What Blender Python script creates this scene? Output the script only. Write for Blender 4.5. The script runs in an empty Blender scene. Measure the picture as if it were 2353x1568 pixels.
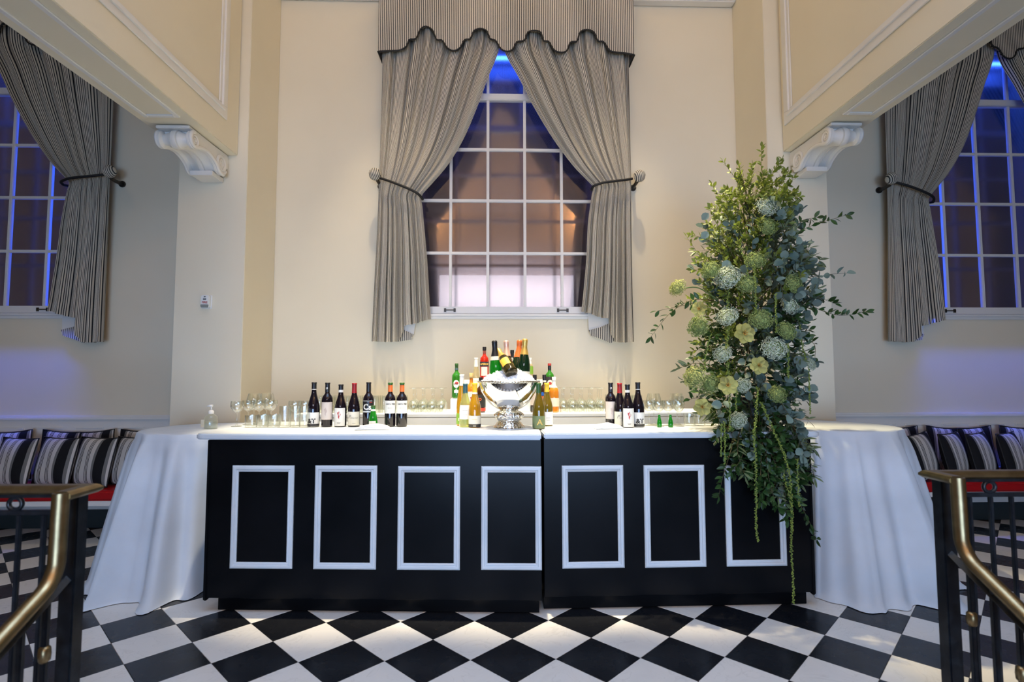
import bpy, bmesh, math, random
from mathutils import Vector, Matrix, noise
R = math.radians
pi = math.pi
scene = bpy.context.scene
COL = scene.collection
random.seed(7)

# ------------------------------------------------------------------ camera
CAM_H = 1.43563
YAW, PITCH, ROLL, FPX = 0.02668, 0.06275, -0.00167, 1237.33
_f = Vector((math.sin(YAW) * math.cos(PITCH), math.cos(YAW) * math.cos(PITCH), math.sin(PITCH)))
_r = Vector((math.cos(YAW), -math.sin(YAW), 0))
_u = _r.cross(_f)
RR = _r * math.cos(ROLL) + _u * math.sin(ROLL)
UU = -_r * math.sin(ROLL) + _u * math.cos(ROLL)
cam_data = bpy.data.cameras.new('camera')
cam = bpy.data.objects.new('camera', cam_data)
COL.objects.link(cam)
cam.matrix_world = Matrix(((RR.x, UU.x, -_f.x, 0), (RR.y, UU.y, -_f.y, 0), (RR.z, UU.z, -_f.z, CAM_H), (0, 0, 0, 1)))
cam_data.sensor_width = 36
cam_data.lens = 36 * FPX / 2353
cam_data.clip_start = 0.05
cam_data.dof.use_dof = True
cam_data.dof.focus_distance = 4.2
cam_data.dof.aperture_fstop = 1.6
scene.camera = cam

# ------------------------------------------------------------------ world, light, exposure
world = bpy.data.worlds.new('world')
scene.world = world
world.use_nodes = True
world.node_tree.nodes['Background'].inputs[0].default_value = (0.10, 0.16, 0.32, 1)
world.node_tree.nodes['Background'].inputs[1].default_value = 0.3
scene.view_settings.view_transform = 'Standard'
scene.view_settings.look = 'None'
scene.view_settings.exposure = 0.0
scene.view_settings.gamma = 1.0
scene.view_settings.use_curve_mapping = False
scene.cycles.transparent_max_bounces = 40
scene.cycles.max_bounces = 10
scene.cycles.sample_clamp_indirect = 6.0


def lamp(name, kind, loc, target, power, color, **kw):
    d = bpy.data.lights.new(name, kind)
    d.energy = power
    d.color = color
    for k, v in kw.items():
        setattr(d, k, v)
    o = bpy.data.objects.new(name, d)
    COL.objects.link(o)
    o.location = loc
    if target is not None:
        o.rotation_euler = (Vector(target) - Vector(loc)).to_track_quat('-Z', 'Y').to_euler()
    return o


WARM = (1.0, 0.82, 0.54)
COOL = (0.40, 0.62, 1.0)
# added area lights out of view: window-pane glow, cool front and overhead fill
lamp('pane_glow_fill', 'AREA', (0.3, -6.85, 4.15), (0.3, 5.0, 4.0), 95, (0.86, 0.84, 1.0), shape='RECTANGLE', size=4.4, size_y=1.1)  # added for the white glow mirrored in the outer pane
lamp('front_cool_fill', 'AREA', (0.3, -6.85, 0.3), (0.3, 5.0, 1.2), 105, COOL, shape='RECTANGLE', size=6.4, size_y=2.4, spread=R(70))  # added panel standing in for daylight from behind the camera, no door modelled
lamp('overhead_cool_fill', 'AREA', (0.1, 0.6, 6.45), (0.1, 0.6001, 0), 105, COOL, shape='RECTANGLE', size=4.2, size_y=3.2, spread=R(105))  # added panel for cool light on the floor, no skylight modelled
# warm ceiling spots over the bar
for sx, sp in ((-0.98, 2300), (0.1, 2800), (1.18, 2200)):
    lamp('bar_spot', 'SPOT', (sx, 3.50, 6.35), (sx * 1.02, 4.22, 1.1), sp, WARM, spot_size=R(27), spot_blend=0.55, shadow_soft_size=0.05)
for sx in (-1.0, 1.15):
    lamp('low_wall_fill', 'SPOT', (sx, 3.95, 6.35), (sx, 5.15, 1.3), 300, (1.0, 0.80, 0.52), spot_size=R(34), spot_blend=0.8, shadow_soft_size=0.06)  # extra spots added to brighten the lower back wall
lamp('flower_spot', 'SPOT', (-0.6, 4.3, 6.2), (1.62, 3.6, 2.1), 1500, (1.0, 0.80, 0.42), spot_size=R(20), spot_blend=0.7, shadow_soft_size=0.06)
lamp('bay_warm_fill', 'POINT', (0.1, 4.25, 6.2), None, 17, (1.0, 0.70, 0.36), shadow_soft_size=0.25)  # added warm point light for the upper bay, no chandelier there
for sx in (-2.0, 2.3):
    lamp('hall_warm_fill', 'POINT', (sx, 0.2, 5.6), None, 20, (1.0, 0.72, 0.40), shadow_soft_size=0.15)  # added warm fill, kept out of the pane's reflection, no sconce modelled
    lamp('rear_orange_fill', 'POINT', (sx * 1.08, -3.5, 5.9), None, 76, (1.0, 0.52, 0.18), shadow_soft_size=0.08)  # added so the outer pane reflects an orange hall
for sx in (-4.2, 4.5):
    lamp('side_bay_lamp', 'POINT', (sx, 2.6, 5.9), None, 12, (1.0, 0.78, 0.55), shadow_soft_size=0.2)
    lamp('side_bay_spot', 'SPOT', (sx, 4.3, 6.2), (sx, 4.25, 0), 70, WARM, spot_size=R(26), spot_blend=0.5, shadow_soft_size=0.05)
# blue lamps inside the window boxes, plus an added strip over the cushions
BLUE = (0.02, 0.09, 1.0)
WC = 0.0875           # x of the middle window's centre line
WSP = 5.06            # spacing of the windows
lamp('window_blue_strip', 'AREA', (WC, 5.50, 5.02), (WC, 5.62, 4.3), 17, BLUE, shape='RECTANGLE', size=1.6, size_y=0.06)
for k in (-1, 1):
    lamp('window_blue_strip', 'AREA', (WC + k * WSP, 5.52, 5.02), (WC + k * WSP, 5.60, 4.0), 16, BLUE, shape='RECTANGLE', size=1.6, size_y=0.06)
    lamp('window_blue_upright', 'AREA', (WC + k * WSP - k * 0.88, 5.56, 3.2), (WC + k * WSP, 5.50, 3.2), 11, BLUE, shape='RECTANGLE', size=0.06, size_y=2.2)
    lamp('cushion_blue_fill', 'AREA', (WC + k * WSP, 5.18, 1.98), (WC + k * WSP, 5.1799, 0.9), 4.5, BLUE, shape='RECTANGLE', size=1.9, size_y=0.03, spread=R(50))  # added below the sill to tint the cushion tops blue

# ------------------------------------------------------------------ pixel helpers (photo frame 2353 x 1568)
CP = Vector((0, 0, CAM_H))


def ray(x, y):
    return RR * ((x - 1176.5) / FPX) + UU * ((784 - y) / FPX) + _f


def atY(x, y, Y):
    v = ray(x, y)
    return CP + v * (Y / v.y)


def atZ(x, y, Z):
    v = ray(x, y)
    return CP + v * ((Z - CAM_H) / v.z)


# ------------------------------------------------------------------ materials
MATS = {}


def mat(name, color, rough=0.5, metal=0.0, spec=0.5, **kw):
    m = bpy.data.materials.new(name)
    m.use_nodes = True
    b = m.node_tree.nodes['Principled BSDF']
    b.inputs['Base Color'].default_value = (*color, 1)
    b.inputs['Roughness'].default_value = rough
    b.inputs['Metallic'].default_value = metal
    b.inputs['Specular IOR Level'].default_value = spec
    for k, v in kw.items():
        b.inputs[k].default_value = v
    MATS[name] = m
    return m


def nodes(m):
    return m.node_tree.nodes, m.node_tree.links, m.node_tree.nodes['Principled BSDF']


def add_noise_color(m, c1, c2, scale=6.0, detail=4.0, lo=0.35, hi=0.65, coord='Object', bump=0.0, bscale=80.0, rnd=False):
    n, l, b = nodes(m)
    tc = n.new('ShaderNodeTexCoord')
    src = tc.outputs[coord]
    if rnd:
        oi = n.new('ShaderNodeObjectInfo')
        mu = n.new('ShaderNodeVectorMath'); mu.operation = 'MULTIPLY_ADD'
        cx = n.new('ShaderNodeCombineXYZ')
        for i in range(3):
            l.new(oi.outputs['Random'], cx.inputs[i])
        l.new(cx.outputs[0], mu.inputs[0]); mu.inputs[1].default_value = (37, 91, 53); l.new(src, mu.inputs[2])
        src = mu.outputs[0]
    t = n.new('ShaderNodeTexNoise'); t.inputs['Scale'].default_value = scale; t.inputs['Detail'].default_value = detail
    l.new(src, t.inputs['Vector'])
    r = n.new('ShaderNodeValToRGB')
    r.color_ramp.elements[0].position = lo; r.color_ramp.elements[0].color = (*c1, 1)
    r.color_ramp.elements[1].position = hi; r.color_ramp.elements[1].color = (*c2, 1)
    l.new(t.outputs['Fac'], r.inputs[0]); l.new(r.outputs[0], b.inputs['Base Color'])
    if bump:
        t2 = n.new('ShaderNodeTexNoise'); t2.inputs['Scale'].default_value = bscale; t2.inputs['Detail'].default_value = 3
        l.new(src, t2.inputs['Vector'])
        bp = n.new('ShaderNodeBump'); bp.inputs['Strength'].default_value = bump; bp.inputs['Distance'].default_value = 0.002
        l.new(t2.outputs['Fac'], bp.inputs['Height']); l.new(bp.outputs[0], b.inputs['Normal'])
    return m


wall_paint = add_noise_color(mat('wall_paint', (0.80, 0.73, 0.57), 0.62), (0.785, 0.715, 0.555), (0.815, 0.745, 0.585), 1.2, 3, bump=0.12, bscale=140)
trim_paint = add_noise_color(mat('trim_paint', (0.80, 0.78, 0.74), 0.42), (0.78, 0.76, 0.72), (0.82, 0.80, 0.76), 2.5, 3)
sash_paint = mat('sash_paint', (0.78, 0.76, 0.73), 0.35)
dark_base = mat('baseboard_paint', (0.02, 0.035, 0.042), 0.35)
grout = mat('grout', (0.05, 0.05, 0.05), 0.8)
hall_floor = add_noise_color(mat('hall_floor', (0.35, 0.33, 0.30), 0.5), (0.30, 0.28, 0.26), (0.42, 0.40, 0.37), 3)
ceil_paint = mat('ceiling_paint', (0.80, 0.77, 0.72), 0.7)


def tile_mat(name, base, vein, rough):
    m = mat(name, base, rough, 0, 0.26)
    n, l, b = nodes(m)
    tc = n.new('ShaderNodeTexCoord'); oi = n.new('ShaderNodeObjectInfo')
    cx = n.new('ShaderNodeCombineXYZ')
    for i in range(3):
        l.new(oi.outputs['Random'], cx.inputs[i])
    mu = n.new('ShaderNodeVectorMath'); mu.operation = 'MULTIPLY_ADD'
    l.new(cx.outputs[0], mu.inputs[0]); mu.inputs[1].default_value = (37, 91, 53); l.new(tc.outputs['Object'], mu.inputs[2])
    t = n.new('ShaderNodeTexNoise'); t.inputs['Scale'].default_value = 5; t.inputs['Detail'].default_value = 8; t.inputs['Distortion'].default_value = 1.5
    l.new(mu.outputs[0], t.inputs['Vector'])
    r = n.new('ShaderNodeValToRGB')
    e = r.color_ramp.elements
    e[0].position = 0.30; e[0].color = (*base, 1)
    e[1].position = 0.75; e[1].color = (*[c * 0.94 for c in base], 1)
    for p, c in ((0.485, base), (0.50, vein), (0.515, base)):
        k = e.new(p); k.color = (*c, 1)
    l.new(t.outputs['Fac'], r.inputs[0])
    hs = n.new('ShaderNodeHueSaturation')
    mr = n.new('ShaderNodeMapRange'); mr.inputs[3].default_value = 0.93; mr.inputs[4].default_value = 1.05
    l.new(oi.outputs['Random'], mr.inputs[0]); l.new(mr.outputs[0], hs.inputs['Value'])
    l.new(r.outputs[0], hs.inputs['Color']); l.new(hs.outputs[0], b.inputs['Base Color'])
    t2 = n.new('ShaderNodeTexNoise'); t2.inputs['Scale'].default_value = 9; t2.inputs['Detail'].default_value = 5
    l.new(mu.outputs[0], t2.inputs['Vector'])
    m2 = n.new('ShaderNodeMapRange'); m2.inputs[3].default_value = rough * 0.75; m2.inputs[4].default_value = rough * 1.35
    l.new(t2.outputs['Fac'], m2.inputs[0]); l.new(m2.outputs[0], b.inputs['Roughness'])
    return m


tile_white = tile_mat('white_tile', (0.74, 0.73, 0.70), (0.66, 0.65, 0.62), 0.30)
tile_black = tile_mat('black_tile', (0.009, 0.010, 0.013), (0.013, 0.014, 0.017), 0.26)
bar_black = add_noise_color(mat('bar_black_paint', (0.004, 0.0045, 0.0055), 0.24, 0, 0.10), (0.003, 0.0035, 0.0045), (0.0065, 0.007, 0.0085), 2.0, 5, bump=0.05, bscale=60)
bar_white = add_noise_color(mat('bar_white_paint', (0.64, 0.69, 0.73), 0.38), (0.62, 0.67, 0.71), (0.67, 0.72, 0.76), 4)
linen = add_noise_color(mat('white_linen', (0.63, 0.69, 0.76), 0.75, 0, 0.2), (0.61, 0.67, 0.74), (0.66, 0.72, 0.79), 5, bump=0.15, bscale=400)
red_vinyl = mat('red_vinyl', (0.40, 0.004, 0.008), 0.35)
iron_black = add_noise_color(mat('black_iron', (0.008, 0.010, 0.014), 0.32), (0.006, 0.008, 0.012), (0.02, 0.026, 0.034), 18, 6, 0.45, 0.75, bump=0.3, bscale=60)
brass = add_noise_color(mat('aged_brass', (0.34, 0.25, 0.12), 0.34, 1.0), (0.28, 0.20, 0.10), (0.42, 0.32, 0.17), 14, 5)
silver = mat('polished_silver', (0.88, 0.87, 0.84), 0.07, 1.0)
silver_chased = mat('chased_silver', (0.80, 0.79, 0.75), 0.18, 1.0)
n_, l_, b_ = nodes(silver_chased)
vo = n_.new('ShaderNodeTexVoronoi'); vo.inputs['Scale'].default_value = 70
tc_ = n_.new('ShaderNodeTexCoord'); l_.new(tc_.outputs['Object'], vo.inputs['Vector'])
bp_ = n_.new('ShaderNodeBump'); bp_.inputs['Strength'].default_value = 0.8; bp_.inputs['Distance'].default_value = 0.004
l_.new(vo.outputs['Distance'], bp_.inputs['Height']); l_.new(bp_.outputs[0], b_.inputs['Normal'])
black_cord = mat('black_cord', (0.006, 0.006, 0.007), 0.6)
plastic_white = mat('white_plastic', (0.78, 0.78, 0.76), 0.4)
plastic_dark = mat('dark_plastic', (0.03, 0.03, 0.03), 0.4)
bronze_dark = mat('dark_bronze', (0.07, 0.06, 0.05), 0.4, 0.8)
lining_mat = mat('curtain_lining', (0.74, 0.73, 0.70), 0.8)


def stripe_mat(name, period, light, dark, frac):
    m = mat(name, light, 0.8, 0, 0.15)
    n, l, b = nodes(m)
    uv = n.new('ShaderNodeUVMap'); sp = n.new('ShaderNodeSeparateXYZ'); l.new(uv.outputs[0], sp.inputs[0])
    d = n.new('ShaderNodeMath'); d.operation = 'DIVIDE'; l.new(sp.outputs[0], d.inputs[0]); d.inputs[1].default_value = period
    f = n.new('ShaderNodeMath'); f.operation = 'FRACT'; l.new(d.outputs[0], f.inputs[0])
    r = n.new('ShaderNodeValToRGB'); e = r.color_ramp.elements
    e[0].position = 0.0; e[0].color = (*light, 1)
    e[1].position = 1.0; e[1].color = (*light, 1)
    w = 0.04
    for p, c in ((0.5 - frac / 2 - w, light), (0.5 - frac / 2 + w, dark), (0.5 + frac / 2 - w, dark), (0.5 + frac / 2 + w, light)):
        k = e.new(p); k.color = (*c, 1)
    l.new(f.outputs[0], r.inputs[0]); l.new(r.outputs[0], b.inputs['Base Color'])
    return m


ticking = stripe_mat('ticking_stripe', 0.0182, (0.66, 0.61, 0.51), (0.022, 0.023, 0.030), 0.38)

# cushion stripe: bold black, grey, and triple pin lines on off white
cushion_fabric = mat('cushion_stripe', (0.6, 0.58, 0.55), 0.8, 0, 0.15)
n_, l_, b_ = nodes(cushion_fabric)
uv_ = n_.new('ShaderNodeUVMap'); sp_ = n_.new('ShaderNodeSeparateXYZ'); l_.new(uv_.outputs[0], sp_.inputs[0])
fr_ = n_.new('ShaderNodeMath'); fr_.operation = 'FRACT'; l_.new(sp_.outputs[0], fr_.inputs[0])
rp_ = n_.new('ShaderNodeValToRGB'); rp_.color_ramp.interpolation = 'CONSTANT'
W_, K_, G_ = (0.58, 0.56, 0.53), (0.012, 0.012, 0.014), (0.17, 0.17, 0.165)
el_ = rp_.color_ramp.elements
seq_ = [(0.0, K_), (0.13, G_), (0.20, W_), (0.285, K_), (0.305, W_), (0.33, K_), (0.35, W_), (0.375, K_), (0.395, W_),
        (0.565, K_), (0.585, W_), (0.61, K_), (0.63, W_), (0.655, K_), (0.675, W_), (0.80, G_), (0.87, K_)]
el_[0].position = 0; el_[0].color = (*K_, 1); el_[1].position = 0.13; el_[1].color = (*G_, 1)
for p_, c_ in seq_[2:]:
    k_ = el_.new(p_); k_.color = (*c_, 1)
l_.new(fr_.outputs[0], rp_.inputs[0]); l_.new(rp_.outputs[0], b_.inputs['Base Color'])


def glass_mat(name, tint, gloss=1.0, dens=0.0, rough=0.02, ior=1.5, edge=None):
    """thin glass: transparent tint plus fresnel reflection; dens adds body colour"""
    m = bpy.data.materials.new(name); m.use_nodes = True
    n, l = m.node_tree.nodes, m.node_tree.links
    n.remove(n['Principled BSDF'])
    out = n['Material Output']
    tr = n.new('ShaderNodeBsdfTransparent'); tr.inputs[0].default_value = (*tint, 1)
    if edge:
        e1 = n.new('ShaderNodeLayerWeight'); e1.inputs[0].default_value = 0.5
        e2 = n.new('ShaderNodeMath'); e2.operation = 'POWER'; l.new(e1.outputs['Facing'], e2.inputs[0]); e2.inputs[1].default_value = 4.0
        e3 = n.new('ShaderNodeMix'); e3.data_type = 'RGBA'; l.new(e2.outputs[0], e3.inputs[0]); e3.inputs[6].default_value = (*tint, 1); e3.inputs[7].default_value = (*edge, 1)
        l.new(e3.outputs[2], tr.inputs[0])
    gl = n.new('ShaderNodeBsdfGlossy'); gl.inputs['Roughness'].default_value = rough; gl.inputs[0].default_value = (gloss, gloss, gloss, 1)
    lw = n.new('ShaderNodeLayerWeight'); lw.inputs[0].default_value = 0.5
    pw = n.new('ShaderNodeMath'); pw.operation = 'POWER'; l.new(lw.outputs['Facing'], pw.inputs[0]); pw.inputs[1].default_value = 3.2
    fz = n.new('ShaderNodeMath'); fz.operation = 'MULTIPLY_ADD'; l.new(pw.outputs[0], fz.inputs[0]); fz.inputs[1].default_value = 0.75
    fz.inputs[2].default_value = ((ior - 1) / (ior + 1)) ** 2 * 1.3
    src = tr
    if dens:
        df = n.new('ShaderNodeBsdfTranslucent'); df.inputs[0].default_value = (*tint, 1)
        d2 = n.new('ShaderNodeBsdfDiffuse'); d2.inputs[0].default_value = (*tint, 1)
        ad = n.new('ShaderNodeMixShader'); ad.inputs[0].default_value = 0.5
        l.new(df.outputs[0], ad.inputs[1]); l.new(d2.outputs[0], ad.inputs[2])
        mx = n.new('ShaderNodeMixShader'); mx.inputs[0].default_value = dens
        l.new(tr.outputs[0], mx.inputs[1]); l.new(ad.outputs[0], mx.inputs[2])
        src = mx
    mix = n.new('ShaderNodeMixShader')
    l.new(fz.outputs[0], mix.inputs[0]); l.new(src.outputs[0], mix.inputs[1]); l.new(gl.outputs[0], mix.inputs[2])
    l.new(mix.outputs[0], out.inputs[0])
    MATS[name] = m
    return m


clear_glass = glass_mat('clear_glass', (0.965, 0.972, 0.955), ior=1.7, edge=(0.42, 0.42, 0.30))
pane_glass = glass_mat('pane_glass', (0.93, 0.94, 0.95), ior=1.35)
green_glass = glass_mat('green_glass', (0.03, 0.50, 0.05), dens=0.35)
olive_glass = glass_mat('olive_glass', (0.34, 0.26, 0.03), dens=0.5)
amber_glass = glass_mat('amber_glass', (0.72, 0.46, 0.03), dens=0.55)
straw_glass = glass_mat('straw_glass', (0.72, 0.76, 0.38), dens=0.3)
red_liquor = glass_mat('red_liquor', (0.80, 0.05, 0.02), dens=0.7)
orange_liquor = glass_mat('orange_liquor', (0.9, 0.45, 0.06), dens=0.6)
brown_liquor = glass_mat('brown_liquor', (0.12, 0.05, 0.02), dens=0.6)
clear_liquor = glass_mat('clear_liquor', (0.88, 0.90, 0.86), dens=0.12)
pale_liquor = glass_mat('pale_liquor', (0.86, 0.80, 0.60), dens=0.3)
vermouth_green = glass_mat('vermouth_green', (0.06, 0.36, 0.04), dens=0.6)
dark_wine = mat('dark_wine_glass', (0.006, 0.004, 0.008), 0.05, 0, 0.6)
champ_dark = mat('champagne_dark_glass', (0.004, 0.02, 0.008), 0.05, 0, 0.6)
olive_dark = mat('olive_dark_glass', (0.035, 0.026, 0.006), 0.06, 0, 0.6)

outer_pane_mat = mat('obscured_outer_glass', (0.03, 0.026, 0.026), 0.06)
n_, l_, b_ = nodes(outer_pane_mat)
out_ = n_['Material Output']
gl_ = n_.new('ShaderNodeBsdfGlossy'); gl_.inputs[0].default_value = (0.66, 0.52, 0.46, 1); gl_.inputs['Roughness'].default_value = 0.17
df_ = n_.new('ShaderNodeBsdfDiffuse'); df_.inputs[0].default_value = (0.10, 0.09, 0.10, 1)
mx_ = n_.new('ShaderNodeMixShader'); mx_.inputs[0].default_value = 0.55
tc_ = n_.new('ShaderNodeTexCoord'); nz_ = n_.new('ShaderNodeTexNoise'); nz_.inputs['Scale'].default_value = 45; nz_.inputs['Detail'].default_value = 2
l_.new(tc_.outputs['Object'], nz_.inputs['Vector'])
bp_ = n_.new('ShaderNodeBump'); bp_.inputs['Strength'].default_value = 0.05; bp_.inputs['Distance'].default_value = 0.002
l_.new(nz_.outputs['Fac'], bp_.inputs['Height']); l_.new(bp_.outputs[0], gl_.inputs['Normal'])
l_.new(df_.outputs[0], mx_.inputs[1]); l_.new(gl_.outputs[0], mx_.inputs[2]); l_.new(mx_.outputs[0], out_.inputs[0])


def flat(name, c, rough=0.55, metal=0.0):
    if name in MATS:
        return MATS[name]
    return mat(name, c, rough, metal)


# ------------------------------------------------------------------ mesh helpers
class MB:
    def __init__(self):
        self.v = []; self.f = []; self.uv = None

    def box(self, x0, x1, y0, y1, z0, z1):
        b = len(self.v)
        self.v += [(x0, y0, z0), (x1, y0, z0), (x1, y1, z0), (x0, y1, z0), (x0, y0, z1), (x1, y0, z1), (x1, y1, z1), (x0, y1, z1)]
        self.f += [tuple(b + i for i in q) for q in ((0, 3, 2, 1), (4, 5, 6, 7), (0, 1, 5, 4), (1, 2, 6, 5), (2, 3, 7, 6), (3, 0, 4, 7))]
        return self

    def lathe(self, prof, n=24, cx=0, cy=0, cz=0, cap0=True, cap1=True):
        b = len(self.v)
        for r, z in prof:
            for i in range(n):
                a = 2 * pi * i / n
                self.v.append((cx + r * math.cos(a), cy + r * math.sin(a), cz + z))
        m = len(prof)
        for k in range(m - 1):
            for i in range(n):
                j = (i + 1) % n
                self.f.append((b + k * n + i, b + k * n + j, b + (k + 1) * n + j, b + (k + 1) * n + i))
        if cap0:
            self.f.append(tuple(b + i for i in range(n))[::-1])
        if cap1:
            self.f.append(tuple(b + (m - 1) * n + i for i in range(n)))
        return self

    def tube(self, pts, rad, n=8, closed=False, caps=True, up=None):
        pts = [Vector(p) for p in pts]
        b = len(self.v)
        m = len(pts)
        prev = None
        for i, p in enumerate(pts):
            if closed:
                t = (pts[(i + 1) % m] - pts[i - 1])
            else:
                t = pts[min(i + 1, m - 1)] - pts[max(i - 1, 0)]
            t.normalize()
            if prev is None:
                a = Vector(up) if up else (Vector((0, 0, 1)) if abs(t.z) < 0.9 else Vector((1, 0, 0)))
                nrm = (a - t * a.dot(t)).normalized()
            else:
                nrm = (prev - t * prev.dot(t)).normalized()
            prev = nrm
            bi = t.cross(nrm)
            r = rad[i] if isinstance(rad, list) else rad
            rx, ry = (r if isinstance(r, tuple) else (r, r))
            for k in range(n):
                a = 2 * pi * k / n
                self.v.append(tuple(p + nrm * (math.cos(a) * rx) + bi * (math.sin(a) * ry)))
        rng = m if closed else m - 1
        for i in range(rng):
            j = (i + 1) % m
            for k in range(n):
                q = (k + 1) % n
                self.f.append((b + i * n + k, b + i * n + q, b + j * n + q, b + j * n + k))
        if caps and not closed:
            self.f.append(tuple(b + k for k in range(n))[::-1])
            self.f.append(tuple(b + (m - 1) * n + k for k in range(n)))
        return self

    def sweep(self, pts, sec, up=(0, 0, 1), closed=False):
        """sweep polygon section sec [(a,b)] (a along side, b along up) on path pts"""
        pts = [Vector(p) for p in pts]
        b = len(self.v); m = len(pts); n = len(sec)
        up = Vector(up)
        for i, p in enumerate(pts):
            if closed:
                t0 = (pts[i] - pts[i - 1]).normalized(); t1 = (pts[(i + 1) % m] - pts[i]).normalized()
            else:
                t0 = (pts[i] - pts[max(i - 1, 0)]); t1 = (pts[min(i + 1, m - 1)] - pts[i])
                if t0.length < 1e-9: t0 = t1
                if t1.length < 1e-9: t1 = t0
                t0 = t0.normalized(); t1 = t1.normalized()
            t = (t0 + t1).normalized()
            side = t.cross(up).normalized()
            c = max(0.35, t.dot(t1))
            for a, bb in sec:
                self.v.append(tuple(p + side * (a / c) + up * bb))
        rng = m if closed else m - 1
        for i in range(rng):
            j = (i + 1) % m
            for k in range(n):
                q = (k + 1) % n
                self.f.append((b + i * n + k, b + j * n + k, b + j * n + q, b + i * n + q))
        if not closed:
            self.f.append(tuple(b + k for k in range(n)))
            self.f.append(tuple(b + (m - 1) * n + k for k in range(n))[::-1])
        return self

    def grid(self, fn, nu, nv, uvfn=None):
        b = len(self.v)
        if uvfn and self.uv is None:
            self.uv = {}
        for j in range(nv + 1):
            for i in range(nu + 1):
                u, v = i / nu, j / nv
                self.v.append(tuple(fn(u, v)))
                if uvfn:
                    self.uv[len(self.v) - 1] = uvfn(u, v)
        for j in range(nv):
            for i in range(nu):
                a = b + j * (nu + 1) + i
                self.f.append((a, a + 1, a + nu + 2, a + nu + 1))
        return self

    def prism(self, poly, axis, lo, hi):
        """extrude 2-D polygon along axis: poly in the other two axes order (x: y,z) (y: x,z) (z: x,y)"""
        b = len(self.v); n = len(poly)
        for t in (lo, hi):
            for p, q in poly:
                self.v.append({'x': (t, p, q), 'y': (p, t, q), 'z': (p, q, t)}[axis])
        self.f.append(tuple(b + i for i in range(n)))
        self.f.append(tuple(b + n + i for i in range(n))[::-1])
        for i in range(n):
            j = (i + 1) % n
            self.f.append((b + i, b + n + i, b + n + j, b + j))
        return self

    def mesh(self, name, smooth=False, bevel=0.0, seg=2, fix=True, angle=None):
        me = bpy.data.meshes.new(name)
        me.from_pydata(self.v, [], self.f)
        if self.uv:
            lay = me.uv_layers.new(name='UVMap')
            for lp in me.loops:
                lay.data[lp.index].uv = self.uv.get(lp.vertex_index, (0, 0))
        if bevel or fix:
            bm = bmesh.new(); bm.from_mesh(me)
            if fix and not self.uv:
                bmesh.ops.recalc_face_normals(bm, faces=bm.faces)
            if bevel:
                es = [e for e in bm.edges if len(e.link_faces) == 2 and e.calc_face_angle(0) > 0.5]
                bmesh.ops.bevel(bm, geom=es, offset=bevel, segments=seg, affect='EDGES', clamp_overlap=True)
            bm.to_mesh(me); bm.free()
        if smooth:
            me.polygons.foreach_set('use_smooth', [True] * len(me.polygons))
            if angle:
                me.set_sharp_from_angle(angle=R(angle))
        me.update()
        return me


def link(name, me, m=None, parent=None, loc=None, rot=None):
    o = bpy.data.objects.new(name, me)
    COL.objects.link(o)
    if m is not None and me is not None and len(me.materials) == 0:
        me.materials.append(m)
    if parent is not None:
        o.parent = parent
    if loc is not None:
        o.location = loc
    if rot is not None:
        o.rotation_euler = rot
    return o


def obj(name, mb, m, parent=None, loc=None, rot=None, **kw):
    return link(name, mb.mesh(name, **kw), m, parent, loc, rot)


def tag(o, label=None, cat=None, group=None, kind=None):
    if label: o['label'] = label
    if cat: o['category'] = cat
    if group: o['group'] = group
    if kind: o['kind'] = kind
    return o


def thing(name, label, cat, loc=(0, 0, 0), rotz=0.0, group=None, kind=None):
    o = bpy.data.objects.new(name, None)
    COL.objects.link(o)
    o.empty_display_size = 0.1
    o.location = loc
    o.rotation_euler = (0, 0, rotz)
    return tag(o, label, cat, group, kind)


def dup(root, loc, rot=None, label=None, group=None):
    r = root.copy(); COL.objects.link(r); r.location = loc
    if rot is not None: r.rotation_euler = rot
    if label: r['label'] = label
    if group: r['group'] = group
    for ch in list(root.children):
        c = ch.copy(); COL.objects.link(c); c.parent = r
        for g in list(ch.children):
            d = g.copy(); COL.objects.link(d); d.parent = c
    return r


def text_mesh(s, size, bold=0.0, align='CENTER', shear=0.0):
    cu = bpy.data.curves.new('lettering', 'FONT')
    cu.body = s; cu.size = size; cu.align_x = align; cu.align_y = 'CENTER'; cu.shear = shear
    cu.offset = bold; cu.extrude = 0.0004; cu.resolution_u = 3
    t = bpy.data.objects.new('lettering', cu); COL.objects.link(t)
    dg = bpy.context.evaluated_depsgraph_get()
    me = bpy.data.meshes.new_from_object(t.evaluated_get(dg))
    bpy.data.objects.remove(t); bpy.data.curves.remove(cu)
    me.name = 'lettering'
    me.materials.clear()
    return me


# ------------------------------------------------------------------ room shell
DW = 5.30          # back wall plane
PF = 4.68          # pilaster fronts
ZC = 6.6           # ceiling


def structure(name, mb, m, **kw):
    o = obj(name, mb, m, **kw)
    o['kind'] = 'structure'
    return o


# back wall with three window openings
OPZ0, OPZ1 = 2.03, 5.05
HW = 0.955
xs = [-8.2]
for k in (-1, 0, 1):
    xs += [WC + k * WSP - HW, WC + k * WSP + HW]
xs.append(8.4)
mb = MB()
for i in range(0, len(xs), 2):
    mb.box(xs[i], xs[i + 1], DW, DW + 0.46, 0, ZC)
for k in (-1, 0, 1):
    c = WC + k * WSP
    mb.box(c - HW, c + HW, DW, DW + 0.46, 0, OPZ0)
    mb.box(c - HW, c + HW, DW, DW + 0.46, OPZ1, ZC)
wall_back = structure('wall_back', mb, wall_paint)
structure('wall_left', MB().box(-8.4, -8.2, -7, DW + 0.46, -1.6, ZC), wall_paint)
structure('wall_right', MB().box(8.4, 8.6, -7, DW + 0.46, -1.6, ZC), wall_paint)
mb = MB()
mb.box(-8.2, -2.5, -7.2, -7, -1.6, ZC); mb.box(3.1, 8.4, -7.2, -7, -1.6, ZC)
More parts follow.
